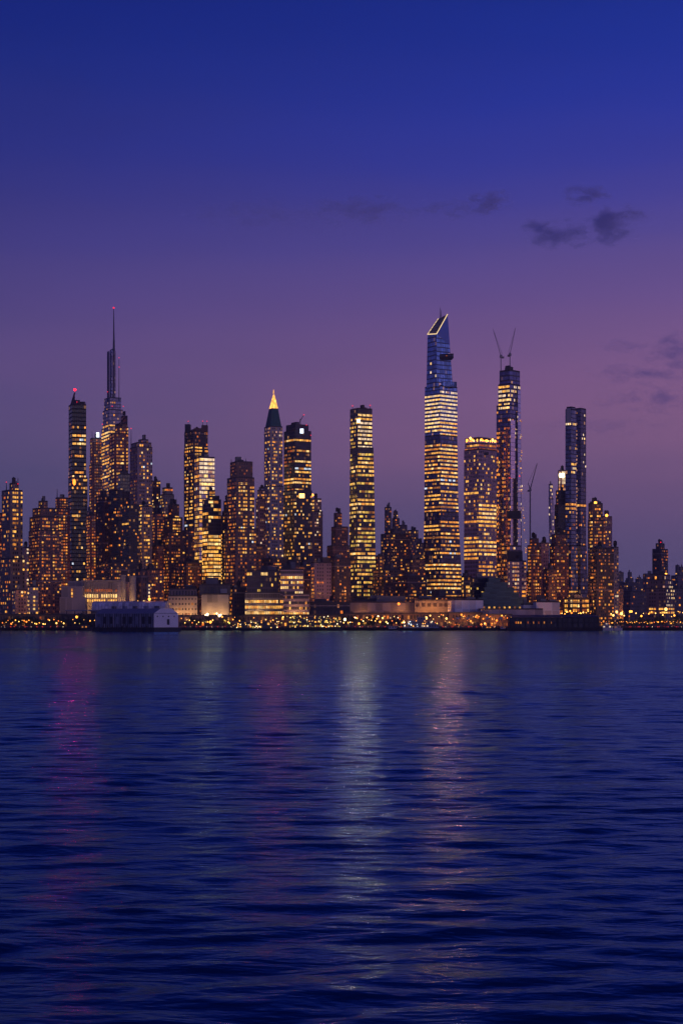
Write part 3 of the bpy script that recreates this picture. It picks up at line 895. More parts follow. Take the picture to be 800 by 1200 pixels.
# paired slab tower
DD = [(660, 668, 677.5, 640, (662, 669, 676)), (662.2, 669, 675, 480), (663.5, 669.5, 674, 477.5)]
r, _ = tower('skyscraper', 'slim blue slab skyscraper, front half of the joined pair', 1660, DD, 'blueglass', fh=4.3, cw=2.8,
             lit=[(493, 500, 'LR', .45, 'pale', 'r'), (523, 528, 'R', .5, 'pale', 'r'), (541, 557, 'R', .85, 'pale', 'a'), (590, 596, 'LR', .75, 'warm', 'a'), (600, 690, 'LR', .13, 'resid', 'r'), (693, 699, 'LR', .8, 'warm', 'a')], over=dict(glass=(.17, .19, .30), wall=(.06, .06, .1)), roof=0)
rg5 = random.Random(55)
for k in range(44):
    if rg5.random() < .65:
        mb = MB()
        mb.obox(P(675.6 + rg5.uniform(-.5, .3), 484 + k * 4.2, 1655), (.45, 0, 0), (0, .5, 0), (0, 0, rg5.uniform(.5, 1.0)))
        mb.build('corner_light', WIN['rose' if rg5.random() < .7 else 'dim'], r)
mb = MB()
mb.obox(P(666, 487, 1656), (2.2, 0, 0), (0, .3, 0), (0, 0, 7))
mb.build('louvre', M['bluegrey'], r)
r, _ = tower('skyscraper', 'slim dark slab skyscraper, rear half of the joined pair', 1690, [(671, 680, 690, 640, (672, 680, 687)), (672, 680.2, 686.5, 479)], 'blueglass', fh=4.3, cw=2.8,
             lit=[(0, 560, 'R', .10, 'cream', 'r'), (590, 596, 'LR', .8, 'warm', 'a'), (600, 700, 'LR', .12, 'resid', 'r')], over=dict(glass=(.10, .095, .16), wall=(.05, .045, .07)), roof=0)
r, _ = tower('podium_building', 'brightly lit glass podium under the joined slab pair', 1560, [(660, 665, 690, 702)], 'dark', fh=4.4, cw=3, lit=[(700, 712, 'LR', .9, 'bright', 'a'), (712, 720, 'LR', .6, 'resid', 'a')], fhh=.6)
r, _ = tower('apartment_tower', 'dark reddish apartment tower in front of the black slab', 1580, [(643.5, 650, 666, 640), (646, 651, 663, 627)], 'redbrown', fh=3.3, cw=2.6, lit=[A(.22, 'resid')], over=dict(wall=(.12, .055, .055)))
r, _ = tower('apartment_tower', 'orange lit tower with gold vertical ribbon right of the joined slab pair', 1570, [(688.5, 694, 709, 610), (689, 694, 706, 590.5)], 'brown', fh=3.4, cw=2.6,
             lit=[(600, 690, 'L', .6, 'warm', 'r'), (590, 720, 'R', .38, 'resid', 'r'), (690, 720, 'L', .6, 'resid', 'r')])
mb = MB()
mb.obox(P(697.5, 589, 1566), (1.2, 0, 0), (0, .5, 0), (0, 0, .9))
mb.build('roof_lamp', M['amberlamp'], r), beacon(r, 697, 588, 1576, .6, 'amberlamp'), block(r, 'rooftop_unit', 692, 704, 587.5, 591, 1584, 6, 'darkconcrete')
r, _ = tower('apartment_tower', 'dusky tower with a lamp on top behind the gold ribbon one', 1640, [(702, 707, 717, 606)], 'rosegrey', fh=3.4, lit=[A(.2, 'warm')], over=dict(wall=(.22, .15, .16)))
mb = MB()
mb.ball(P(710.5, 604, 1634), 1.4)
mb.build('roof_lamp', M['amberlamp'], r)
r, _ = tower('apartment_tower', 'lower brown residential block in front of the gold ribbon tower', 1500, [(690, 699, 719, 643)], 'brown', fh=3.3, cw=2.6, lit=[A(.34, 'resid')], over=dict(dimp=.4, wall=(.11, .075, .06)))
r, _ = tower('apartment_block', 'rosy block with balconies closing the right end of the tall towers', 1520, [(715, 718, 724.5, 642)], 'rosegrey', fh=3.5, lit=[A(.18, 'rose'), (696, 702, 'LR', 1, 'cream', 'a')])
# far right
far = [('distant flat dark block, first right of the rosy balcony block', 2900, [(722, 725, 730.5, 671)]), ('distant block with pointed dark cap on the far right skyline', 3100, [(733, 737, 742, 678), (735, 737, 740, 671)]),
       ('distant low wide block under the pointed cap', 2700, [(722, 734, 748, 683)]), ('distant squat block with water tank left of the lone dark tower', 2800, [(744, 748, 756, 679), (746, 748, 751, 677)]),
       ('distant flat block touching the lone dark tower', 2500, [(753, 757, 767, 673)]), ('distant broad block at the right photo edge', 2600, [(786, 794, 812, 675)]), ('distant thin block with twin stubs at right edge', 2700, [(791, 793, 796, 663)]),
       ('distant stub tower touching the right photo edge', 2650, [(795, 797, 802, 665)]), ('distant brown block over the far right street lamps', 2000, [(724, 738, 758, 694)]), ('dark slab behind the far right street lamps, right end', 1800, [(784, 790, 812, 690)])]
for lb, Yq, tr in far:
    tower('distant_building', lb, Yq, tr, 'far', fh=4, cw=3.4, lit=[A(.06, 'resid')], roof=1, over=dict(wall=(.12, .10, .13)))
r, _ = tower('apartment_tower', 'lone dark tower with stepped top and red lamp at far right', 2200, [(764, 774, 782.5, 644), (768, 773, 778.5, 637.5)], 'dark', fh=4, lit=[(640, 675, 'R', .25, 'ember', 'r'), (640, 675, 'L', .06, 'dim', 'r')], over=dict(dimp=.04))
beacon(r, 774, 635.5, 2204, .9), mast(r, 774, 636, 638, 2206, .4)
mb = MB()
mb.ball(P(780, 673, 2190), 1.7)
mb.build('terrace_lamp', M['amberlamp'], r)
r, _ = tower('apartment_block', 'terraced pinkish block with balcony rows below the lone dark tower', 1750, [(757, 780, 790, 690), (759, 779, 788, 680), (761, 778, 785, 674)], 'rosegrey', fh=4.2, cw=3.2, lit=[(0, 712, 'R', .2, 'cream', 'r'), (0, 700, 'L', .06, 'rose', 'r'), (712, 722, 'LR', .8, 'warm', 'a')], over=dict(wall=(.2, .14, .15)))
# ------------------------------------------------------------------ fillers behind the front rows
fill = [(-20, 10, 640, 1900, 'brown', 'dusky block behind the leftmost towers'), (24, 40, 660, 1900, 'redbrown', 'low dusky block showing in the first gap from left'), (68, 84, 640, 1950, 'brown', 'dusky block between stepped brown and dark blue glass towers'),
        (98, 118, 650, 2000, 'redbrown', 'reddish block low behind the dark blue tower'), (118, 152, 660, 1560, 'dark', 'dark low block in front of the black tower pair'), (160, 192, 668, 1600, 'brown', 'brown block over the twin stacks'),
        (176, 200, 640, 1700, 'brown', 'orange dotted block in front of the small dark square tower'), (205, 238, 660, 1650, 'redbrown', 'reddish block at the foot of the horned tower'), (212, 232, 622, 1850, 'brown', 'brown block left of the pale glowing tower'),
        (254, 272, 640, 1700, 'dark', 'dark block between yellow glass and dark crowned towers'), (290, 312, 640, 1700, 'brown', 'brown block right of the dark crowned tower'), (306, 336, 655, 1560, 'dark', 'dark low block at the foot of the pyramid topped tower'),
        (330, 370, 664, 1580, 'brown', 'brown low block below the broad dark tower'), (356, 384, 672, 1560, 'dark', 'dark block right of the yellow banded office'), (376, 412, 668, 1700, 'redbrown', 'reddish low block behind the dusky slab'),
        (436, 470, 668, 1640, 'brown', 'brown block right of the yellow glass tower foot'), (462, 500, 676, 1600, 'dark', 'dark low block left of the sloped roof skyscraper foot'), (484, 545, 700, 1540, 'brown', 'low brown terrace below the sloped roof skyscraper'),
        (606, 625, 676, 1700, 'redbrown', 'reddish block behind the twin brown towers'), (636, 652, 668, 1560, 'brown', 'brown block beside the dark reddish apartment tower'), (664, 694, 688, 1700, 'dark', 'dark block behind the lit podium'), (700, 730, 690, 1600, 'brown', 'brown low block under the rosy balcony block')]
for x0, x1, yt, Yq, ps, lb in fill:
    tower('apartment_block', lb, Yq, [(x0, x0 + (x1 - x0) * .4, x1, yt)], ps, fh=3.4, cw=2.7, lit=[A(.2, 'resid')], cap=60)
HAZE = 6e-5
# ------------------------------------------------------------------ waterfront buildings
# old power house: stone hall, arcade of lit windows, side wing, chimneys
r = thing('power_house', 'beige stone power house with a row of glowing tall windows and stacks', 'power station', (X(110, 1440), 1440, GROUND))
hall_ = None
stone = facade('power_house_stone', (0.46, 0.37, 0.30), (0.40, 0.32, 0.26), 0.2, 0.1, grough=.8, dimp=0)
for nm, x0, x1, yt, Yq, d in (('hall', 96, 141, 680.5, 1440, 60), ('side_wing', 72, 97, 687, 1432, 40), ('upper_wing', 80, 105, 681, 1462, 40), ('low_annex', 70, 100, 700, 1420, 10)):
    mb = MB()
    b = footprint(x0, x0, x1, Yq, dep=d)[:4]
    prism(mb, b, b, GROUND, Z(yt, Yq), 30, 5.5)
    part_ = mb.build(nm, [stone, M['roof']], r)
    hall_ = part_ if nm == 'hall' else hall_
for k in range(15):
    px = 99 + k * 2.75
    block(hall_, 'pilaster', px - .35, px + .35, 684, 712, 1439, 2, 'beige', -.6)
for k in range(14):
    px = 100.3 + k * 2.75
    for y0, y1, ky in ((690.5, 693.5, 'ember'), (696.5, 700.4, 'pale'), (702.5, 705.5, 'gold')):
        if (k * 7 + int(y0)) % 9 != 0:
            block(hall_, 'window', px - .75, px + .75, y0, y1, 1439.6, .4, WIN[ky])
block(hall_, 'cornice', 95.5, 141.5, 680, 681.3, 1438.8, 3, 'beige', -.5)
for k in range(5):
    block(r, 'side_window', 83.6, 85.0, 690 + k * 4.4, 693.2 + k * 4.4, 1431.5, .4, WIN['gold' if k % 2 else 'amber'])
for px, rad, yt, m in ((144, 2.4, 674, 'beige'), (155.5, 2.9, 675, 'beige')):
    mb = MB()
    mb.tube(P(px, 716, 1450), P(px, yt, 1450), rad * 1.12, rad * .95, 14)
    mb.tube(P(px, yt + 1.2, 1450), P(px, yt - .2, 1450), rad * 1.12, rad * 1.12, 14)
    mb.build('chimney', M[m], r)
tower('brick_stack_building', 'square brown brick block beside the twin beige stacks', 1455, [(159.5, 165, 172, 669)], 'brown', fh=5, lit=[A(.1, 'warm')], cat='building', cap=40)
tower('lit_stair_building', 'thin pale block with a string of bright lamps right of the brick stack block', 1470, [(170, 171, 176, 684)], 'rosegrey', fh=3.5, lit=[A(.8, 'pale')], cap=40)

# other low waterfront buildings
tower('warehouse', 'beige warehouse with small square windows and dark clerestory, right of the pier shed', 1430, [(197, 197, 231, 699), (198, 198, 230.5, 691)], 'beige', fh=4.6, cw=3.4, lit=[(699, 722, 'R', .16, 'ember', 'r')], over=dict(wall=(.40, .29, .26), dimp=.05), cat='building', mats=[None, facade('clerestory', (.18, .14, .15), (.03, .03, .04), .4, .35, dimp=.05)])
r, _ = tower('warehouse', 'blank beige warehouse with dark upper storey above bright entrance lamps', 1430, [(236, 236, 268, 697), (233.5, 233.5, 270, 686)], 'blankbeige', fh=8, cw=6, lit=[], mats=[None, facade('warehouse_upper', (.09, .08, .09), (.04, .045, .05), .3, .4, dimp=.04)], cat='building')
block(r, 'vent_hood', 258, 266, 690, 695, 1432, .6, 'bluegrey', -.6)
tower('office_block', 'dark slab with orange stairwell lights between blank warehouse and beige laboratory', 1440, [(268, 272, 288, 690)], 'dark', fh=3.5, lit=[(0, 900, 'L', .5, 'resid', 'r')], cap=60)
tower('laboratory_building', 'beige low building with two glowing window bands and dark upper storey', 1425, [(287, 287, 332, 695), (289, 289, 326, 669.5)], 'blankbeige', fh=4.9, cw=1.9, cat='building',
      lit=[(700, 706, 'R', .35, 'dim', 'r'), (704, 721, 'R', .8, 'bright', 'r'), (670, 678, 'R', .3, 'warm', 'o'), (678, 694, 'R', .08, 'lime', 'r')],
      mats=[None, facade('lab_upper', (.10, .08, .09), (.05, .045, .05), .15, .35, dimp=.05)], over=dict(mh=.3, mw=.2, glass=(.12, .1, .09)))
tower('office_block', 'banded office block with yellow lit floors, terraced over its wider base', 1410, [(331.5, 331.5, 362, 697), (328.5, 328.5, 355, 668)], 'beige', fh=4.6, cw=2.1, cat='building',
      lit=[(714, 720, 'R', .95, 'bright', 'r'), (706, 713, 'R', .2, 'warm', 'r'), (698, 705, 'R', .1, 'dim', 'r'), (675, 685, 'R', .95, 'bright', 'r'), (685, 697, 'R', .45, 'pale', 'r')], over=dict(mh=.5, mw=.12, wall=(.38, .28, .25)))
tower('low_terminal', 'dark low terminal with orange lamps under its eaves right of the banded office', 1420, [(363, 363, 410, 707)], 'dark', fh=5, cw=3.5, lit=[(711, 720, 'R', .3, 'resid', 'o')], cap=40)
tower('convention_hall', 'long low pale hall with terrace stretching under the yellow glass tower', 1440, [(405, 405, 492, 706.5)], 'blankgrey', fh=8, cw=8, lit=[], over=dict(wall=(.30, .25, .27), glass=(.27, .22, .24)), roof=4)
tower('convention_wing', 'low wing washed in orange light beside the big white box', 1432, [(486, 486, 526, 704)], 'blankgrey', fh=7, cw=6, lit=[], over=dict(wall=(.26, .19, .18), glass=(.08, .06, .06), mh=.6, mw=.3), roof=2)
tower('white_hall', 'big blank white box building on the shore left of the green terraces', 1415, [(524.5, 533, 566, 703.5)], 'blankwhite', fh=9, cw=9, lit=[], over=dict(wall=(.78, .73, .77), glass=(.75, .70, .74)), roof=1)
tower('quay_arcade', 'long dark quay arcade behind the lamps, under the long pale hall', 1402, [(403, 403, 526, 719.5)], 'dark', fh=6, cw=3.2, lit=[(0, 900, 'R', .16, 'ember', 'r')], over=dict(wall=(.16, .10, .08)), roof=0, cap=60)
tower('quay_arcade', 'dark quay arcade behind the lamps below the big white box', 1398, [(526, 526, 565, 719)], 'dark', fh=6, cw=3.2, lit=[(0, 900, 'R', .2, 'ember', 'r')], over=dict(wall=(.16, .10, .08)), roof=0, cap=60)
tower('quay_arcade', 'dark brick ground arcade with orange openings below the long white shed', 1392, [(563, 563, 600, 721)], 'brown', fh=5, cw=3.2, lit=[(0, 900, 'R', .25, 'ember', 'r')], roof=0, cap=60)
tower('quay_shed', 'long dark quay shed at the foot of the two blank beige warehouses', 1400, [(196, 196, 286, 722.3)], 'dark', fh=5, cw=3, lit=[(0, 900, 'R', .2, 'resid', 'r')], over=dict(wall=(.13, .085, .07)), roof=0, cap=60)
tower('quay_shed', 'dark quay shed behind the excursion boat and cruise boat lights', 1396, [(286, 286, 403, 721.5)], 'dark', fh=5, cw=3, lit=[(0, 900, 'R', .2, 'warm', 'r')], over=dict(wall=(.13, .085, .07)), roof=0, cap=60)
tower('quay_shed', 'low dark quay shed behind the left promenade trees', 1410, [(-10, -10, 72, 721)], 'dark', fh=5, cw=3, lit=[(0, 900, 'R', .12, 'resid', 'r')], over=dict(wall=(.13, .085, .07)), roof=0, cap=60)
r = thing('terraced_building', 'dark green stepped building like a low ziggurat below the unfinished tower', 'building', (X(585, 1500), 1500, GROUND))
steps = [(556, 620, 712, 706), (561, 616, 706, 700), (565, 608, 700, 694), (568, 602, 694, 688), (570, 594, 688, 682), (572, 586, 682, 676.5)]
teal = facade('green_terraces', (.06, .14, .145), (.05, .105, .115), .04, .3, grough=.4, dimp=0.0)
for k, (x0, x1, yb, yt) in enumerate(steps):
    mb = MB()
    b = footprint(x0, x0, x1, 1500 + 2.5 * k, dep=40 - 4 * k)[:4]
    prism(mb, b, b, GROUND if k == 0 else Z(yb, 1500) - .4, Z(yt, 1500), 1.5, 7)
    mb.build('terrace', [teal, M['teal']], r)
for k in range(8):
    block(r, 'window', 566 + k * 6, 568 + k * 6, 711, 713.4, 1499.5, .4, WIN['gold' if k % 3 else 'dim'])
tower('glass_block', 'black glass block with rooftop garden left of the green terraces', 1520, [(551, 555, 572, 678)], 'blackglass', fh=4, lit=[A(.05, 'lime')], cap=40)
tower('white_shed', 'white low box shed standing behind the dark pier, largest of its row', 1420, [(624.5, 628, 655.5, 706)], 'blankwhite', fh=9, cw=9, lit=[], roof=3, over=dict(wall=(.78, .72, .74), glass=(.75, .69, .71)))
tower('white_shed', 'small white shed left of the largest one behind the dark pier', 1425, [(610, 613, 625, 709)], 'blankwhite', fh=9, cw=9, lit=[], roof=1)
tower('long_white_shed', 'long thin white roofed shed between green terraces and dark pier', 1400, [(563, 563, 636, 714.5)], 'blankwhite', fh=9, cw=9, lit=[], over=dict(wall=(.5, .44, .44), glass=(.46, .4, .4)), roof=0)

# ------------------------------------------------------------------ pier sheds
# long shed that runs out into the river, white gable to the camera
r = thing('pier_shed', 'long blue grey pier shed with a white gable end standing in the river', 'pier shed', (X(180, 1210), 1210, 0))
L, E, Rr, B, a = footprint(112, 180, 208.5, 1210, a=R(42))
mb = MB()
prism(mb, [L, E, Rr, B], [L, E, Rr, B], Z(735.5, 1210), Z(719, 1210), 6, 4)
mb.build('shed_wall', [facade('shed_cladding', (.055, .065, .105), (.10, .115, .175), .2, .05, grough=.5, dimp=0), M['roof']], r)
z0, z1 = Z(719, 1210), Z(713, 1210)
m0, m1 = (E + Rr) / 2, (L + B) / 2
s0, s1 = E.lerp(Rr, .28), L.lerp(B, .28)
s2, s3 = E.lerp(Rr, .72), L.lerp(B, .72)
V3 = lambda p, z: Vector((p.x, p.y, z))
mb = MB()
mb.face([V3(L, z0), V3(E, z0), V3(s0, z1), V3(s1, z1)])
mb.face([V3(s1, z1), V3(s0, z1), V3(s2, z1), V3(s3, z1)])
mb.face([V3(s3, z1), V3(s2, z1), V3(Rr, z0), V3(B, z0)])
mb.face([V3(E, z0), V3(Rr, z0), V3(s2, z1), V3(s0, z1)])
mb.build('roof', M['bluegrey'], r)
u = (Rr - E).normalized()
nd = Vector((u.y, -u.x))
mb = MB()
g = lambda t, z: V3(E.lerp(Rr, t) + nd * .25, z)
mb.face([g(.0, Z(735.4, 1210)), g(1, Z(735.4, 1210)), g(1, z0), g(.72, z1), g(.28, z1), g(0, z0)])
mb.build('gable', M['white'], r)
mb = MB()
c = E.lerp(Rr, .58) + nd * .45
mb.obox((c.x, c.y, Z(729, 1210)), u.to_3d() * 1.1, (nd * .1).to_3d(), (0, 0, 2.0))
mb.build('door', M['hull'], r)
wl = (E - L).normalized()
wn = Vector((wl.y, -wl.x))
for k in range(9):
    c = L.lerp(E, (k + .5) / 9) + wn * .3
    mb = MB()
    mb.obox((c.x, c.y, Z(727, 1210)), wl.to_3d() * 1.6, (wn * .1).to_3d(), (0, 0, 2.6))
    mb.build('loading_door', M['darkmetal' if k % 3 else 'bluegrey'], r)
for k in range(26):
    c = L.lerp(E, (k + .25) / 26) + wn * .2
    mb = MB()
    mb.obox((c.x, c.y, (Z(735.4, 1210) + z0) / 2), wl.to_3d() * .16, (wn * .12).to_3d(), (0, 0, (z0 - Z(735.4, 1210)) / 2))
    mb.build('batten', M['bluegrey' if k % 4 else 'offwhite'], r)
for k in range(5):
    c = L.lerp(E, (k + .6) / 5.4).lerp(B.lerp(Rr, (k + .6) / 5.4), .5)
    mb = MB()
    mb.obox((c.x, c.y, z1 + .9), wl.to_3d() * 1.5, (wn * 1.1).to_3d(), (0, 0, .9))
    mb.build('roof_vent', M['bluegrey' if k % 2 else 'metal'], r)
for k in range(4):
    c = E.lerp(Rr, .14 + k * .23) + nd * .4
    mb = MB()
    mb.obox((c.x, c.y, Z(722.5, 1210)), u.to_3d() * .5, (nd * .08).to_3d(), (0, 0, .45))
    mb.build('gable_window', M['glass'], r)
mb = MB()
mb.obox(V3(E.lerp(Rr, .5) + nd * .5, z0 + .1), u.to_3d() * ((Rr - E).length / 2 + .3), (nd * .15).to_3d(), (0, 0, .16))
mb.build('gable_trim', M['bluegrey'], r)
for k in range(12):
    c = L.lerp(E, (k + .5) / 12) + wn * 4.2
    mb = MB()
    mb.tube((c.x, c.y, -2), (c.x, c.y, Z(735, 1206) + 1), .32, n=7)
    mb.build('fender_pile', M['timber'], r)
mb = MB()
b = footprint(108, 181, 212, 1206, a=R(42))[:4]
prism(mb, b, b, -1.5, Z(735.8, 1206), 3, 4)
mb.build('pier_deck', [M['hull'], M['timber']], r)
# upper curved-roof hall behind it
r = thing('terminal_hall', 'pale blue terminal hall with rounded roof rising behind the white gabled pier shed', 'building', (X(150, 1390), 1390, GROUND))
mb = MB()
prof = [(0, 0), (.0, .55), (.06, .8), (.16, .95), (.3, 1.0), (.7, 1.0), (.9, .8), (1, .5), (1, 0)]
x0, x1, zb, zt, y0 = X(107, 1390), X(193, 1390), GROUND, Z(704.5, 1390), 1390
for k in range(len(prof) - 1):
    a_, b_ = prof[k], prof[k + 1]
    p = lambda x, q: Vector((x, y0 + q[0] * 40, zb + (zt - zb) * q[1]))
    mb.face([p(x1, a_), p(x0, a_), p(x0, b_), p(x1, b_)][::-1], 0, [(22, k), (0, k), (0, k + 1), (22, k + 1)][::-1])
for x in (x0, x1):
    f = [Vector((x, y0 + q[0] * 40, zb + (zt - zb) * q[1])) for q in prof]
    mb.face(f if x == x1 else f[::-1])
mb.build('hall', facade('hall_cladding', (.60, .58, .66), (.64, .62, .70), .06, .08, grough=.5, dimp=0), r)
block(r, 'canopy', 76, 186, 714.8, 716.2, 1376, 14, 'bluegrey')
for k in range(12):
    px = 78 + k * 9.6
    mb = MB()
    mb.tube((X(px, 1378), 1378, GROUND), (X(px, 1378), 1378, Z(716.2, 1378)), .35)
    mb.build('canopy_post', M['darkmetal'], r)
for k in range(22):
    px = 112 + k * 3.6
    block(r, 'gutter_rib', px, px + .35, 708.2, 714.8, 1389.4, .4, 'bluegrey')
tower('dark_wharf_house', 'low dark wharf house under the terminal canopy at left', 1362, [(72, 72, 112, 721)], 'dark', fh=4.5, lit=[A(.06, 'resid')], over=dict(wall=(.04, .035, .045), dimp=.03), roof=0, cap=40)

# black pier shed on the right
r = thing('pier_shed', 'long black pier shed with a few small orange windows below the joined slab pair', 'pier shed', (X(650, 1310), 1310, 0))
mb = MB()
mb.box(X(594, 1310), X(706, 1310), 1310, 1332, -1.5, Z(736.2, 1310))
mb.build('pier_deck', M['timber'], r)
mb = MB()
b = footprint(597, 597, 702, 1313, dep=17)[:4]
prism(mb, b, b, Z(736.3, 1310), Z(723.5, 1313), 4.5, 4)
mb.build('shed_wall', [facade('black_shed', (.022, .022, .03), (.03, .03, .04), .3, .3, dimp=0.0, grough=.5), M['roof']], r)
mb = MB()
x0, x1, ze, zr = X(595.5, 1312), X(703.5, 1312), Z(723.4, 1313), Z(720.6, 1313)
mb.face([(x0, 1312, ze), (x1, 1312, ze), (x1 - 3, 1321.5, zr), (x0 + 3, 1321.5, zr)])
mb.face([(x1, 1331, ze), (x0, 1331, ze), (x0 + 3, 1321.5, zr), (x1 - 3, 1321.5, zr)])
mb.face([(x0, 1331, ze), (x0, 1312, ze), (x0 + 3, 1321.5, zr)])
mb.face([(x1, 1312, ze), (x1, 1331, ze), (x1 - 3, 1321.5, zr)])
mb.build('roof', M['hull'], r)
for px, ky in ((604.5, 'orange'), (607, 'amber'), (610, 'amber'), (618.5, 'ember'), (625, 'dim'), (631, 'ember'), (637.5, 'amber'), (646, 'dim')):
    block(r, 'window', px - .6, px + .6, 728.5, 731, 1312.6, .4, WIN[ky])
for k in range(14):
    block(r, 'buttress', 600 + k * 7.7, 600.5 + k * 7.7, 724, 736.3, 1312.4, .5, 'darkmetal')

# ------------------------------------------------------------------ shore
mb = MB()
mb.box(-1600, 1600, SHORE, SHORE + 2.5, -3, GROUND + .35)
mb.build('seawall', M['timber'])
tag(bpy.data.objects['seawall'], 'dark stone seawall running along the whole far shore', 'seawall')
# timber piles in front of the seawall
rngp = random.Random(3)
pile = None
for k in range(90):
    px = 2 + k * 8.9 + rngp.uniform(-2.5, 2.5)
    if 106 < px < 214 or 592 < px < 708:
        continue
    if pile is None:
        mb = MB()
        mb.tube((0, 0, -2), (0, 0, 2.6), .38, .34, 7)
        pm_ = mb.mesh('mooring_pile', M['timber'])
    pile = bpy.data.objects.new('mooring_pile', pm_)
    pile.location = (X(px, 1331), 1331 + rngp.uniform(-1.2, 1), rngp.uniform(-.6, .4))
    col.objects.link(pile)
    tag(pile, 'dark timber mooring pile standing in the water before the seawall', 'mooring pile', 'mooring piles along the seawall')

for px0, px1, dd, hh, lb in ((4, 34, 6, .9, 'low dark timber wharf under the leftmost promenade lamps'), (44, 66, 9, 1.5, 'dark timber wharf left of the low barge'), (216, 262, 7, 1.1, 'dark timber wharf before the bright warehouse entrance'), (402, 424, 10, 1.6, 'short dark wharf at the bow of the cruise boat'),
                             (430, 451, 6, .8, 'low dark wharf left of the small white workboat'), (518, 557, 8, 1.3, 'dark wharf right of the pale ferry'), (728, 752, 7, .9, 'low dark wharf right of the white yachts'), (764, 792, 10, 1.5, 'long dark wharf at the far right quay')):
    t = thing('wharf', lb, 'wharf', (X((px0 + px1) / 2, SHORE - dd), SHORE - dd, 0))
    mb = MB()
    mb.box(X(px0, SHORE - dd), X(px1, SHORE - dd), SHORE - dd, SHORE - .05, hh, hh + .5)
    mb.build('deck', M['timber'], t)
    k_ = px0 + .6
    while k_ < px1:
        mb = MB()
        mb.tube((X(k_, SHORE - dd), SHORE - dd + .5, -1.5), (X(k_, SHORE - dd), SHORE - dd + .5, hh + 1.3), .3, n=7)
        mb.build('pile', M['timber'], t)
        k_ += 4.2
mb = MB()
mb.face([(-6000, SHORE + 2, GROUND), (6000, SHORE + 2, GROUND), (6000, 7000, GROUND), (-6000, 7000, GROUND)])
mb.build('ground', plain('ground_asphalt', (.05, .045, .045), .9, scale=.05))
tag(bpy.data.objects['ground'], kind='structure')
mb = MB()
mb.face([(-1600, 1352, GROUND + .06), (1600, 1352, GROUND + .06), (1600, 1366, GROUND + .06), (-1600, 1366, GROUND + .06)])
mb.build('road', plain('road_asphalt', (.04, .04, .042), .8, scale=.2))
tag(bpy.data.objects['road'], kind='structure')
mb = MB()
for y in (1358.9,):
    for k in range(220):
        mb.face([(-700 + k * 6.4, y, GROUND + .066), (-697 + k * 6.4, y, GROUND + .066), (-697 + k * 6.4, y + .15, GROUND + .066), (-700 + k * 6.4, y + .15, GROUND + .066)])
mb.build('road_marking', M['white'])
tag(bpy.data.objects['road_marking'], kind='structure')
mb = MB()
mb.box(-1600, 1600, SHORE + 2.6, 1350, GROUND - .2, GROUND + .14)
mb.build('pavement', plain('pavement_slabs', (.2, .18, .18), .85))
tag(bpy.data.objects['pavement'], kind='structure')

# ------------------------------------------------------------------ trees
def leaf_crown(seed, h, w, n):
    rg = random.Random(seed)
    mb = MB()
    lobes = [(rg.uniform(-.45, .45) * w, rg.uniform(-.45, .45) * w, h * rg.uniform(.45, .9), rg.uniform(.25, .45) * w) for _ in range(7)]
    for _ in range(n):
        lx, ly, lz, lr = rg.choice(lobes)
        d = Vector((rg.gauss(0, 1), rg.gauss(0, 1), rg.gauss(0, .8))).normalized() * lr * rg.uniform(.5, 1.05)
        c = Vector((lx, ly, lz)) + d
        u = Vector((rg.gauss(0, 1), rg.gauss(0, 1), rg.gauss(0, 1))).normalized()
        v = u.cross(Vector((rg.gauss(0, 1), rg.gauss(0, 1), rg.gauss(0, 1)))).normalized()
        s = rg.uniform(.25, .55)
        mb.face([c - u * s, c - v * s * .7, c + u * s, c + v * s * .7])
    return mb


def limb_mesh(seed, h, w):
    rg = random.Random(seed)
    mb = MB()
    mb.tube((0, 0, 0), (0, 0, h * .45), .28, .2, 7)
    for k in range(5):
        an = k * 1.256 + rg.uniform(-.3, .3)
        mb.tube((0, 0, h * rg.uniform(.3, .45)), (math.cos(an) * w * .4, math.sin(an) * w * .4, h * rg.uniform(.6, .85)), .13, .04, 5)
    return mb


protos = []
for k, (h, w, n) in enumerate(((8.5, 6.5, 420), (7, 5.5, 360), (10, 7, 460), (6, 6, 340))):
    t = thing('tree', 'x', 'tree', (0, 0, 0), 'x')
    o = bpy.data.objects.new('trunk', limb_mesh(k, h, w).mesh('trunk', M['bark']))
    col.objects.link(o)
    o.parent = t
    o = bpy.data.objects.new('crown', leaf_crown(k + 50, h, w, n).mesh('crown', M['leaf' if k % 2 else 'leaf2']))
    col.objects.link(o)
    o.parent = t
    protos.append(t)
used = set()


def plant(px, Y, k, label, group, s=1.0):
    t = protos[k]
    if k in used:
        t = copy_tree(t)
    used.add(k)
    t.location = (X(px, Y), Y, GROUND + .1)
    t.scale = (s, s, s)
    t.rotation_euler = (0, 0, px * 1.7)
    t['label'], t['group'] = label, group


rg = random.Random(11)
for g_, lb, a0, a1, st, Yq in (('trees on the left promenade', 'dark leafy promenade tree among lamps below the left hand towers', -2, 76, 4.6, 1346),
                               ('trees before the pier canopy', 'small dark tree between the lamps by the terminal canopy', 84, 142, 8, 1345),
                               ('trees by the warehouses', 'dark tree beside the bright entrance lamps of the warehouses', 214, 286, 9, 1370),
                               ('trees by the long pale hall', 'dark tree in front of the long low pale hall', 405, 474, 9, 1372),
                               ('trees on the hall terrace', 'dark rounded tree clump on the rise below the sloped roof skyscraper', 462, 552, 7, 1452),
                               ('trees at the far right', 'dark tree among the amber street lamps at far right', 718, 806, 8, 1368)):
    px = a0
    while px < a1:
        plant(px + rg.uniform(-1.5, 1.5), Yq + rg.uniform(-2, 2), rg.randrange(4), lb, g_, rg.uniform(.75, 1.2) * (2.0 if 'terrace' in g_ else 1))
        px += st * rg.uniform(.8, 1.25)

# ------------------------------------------------------------------ lamps
lamp_proto = {}


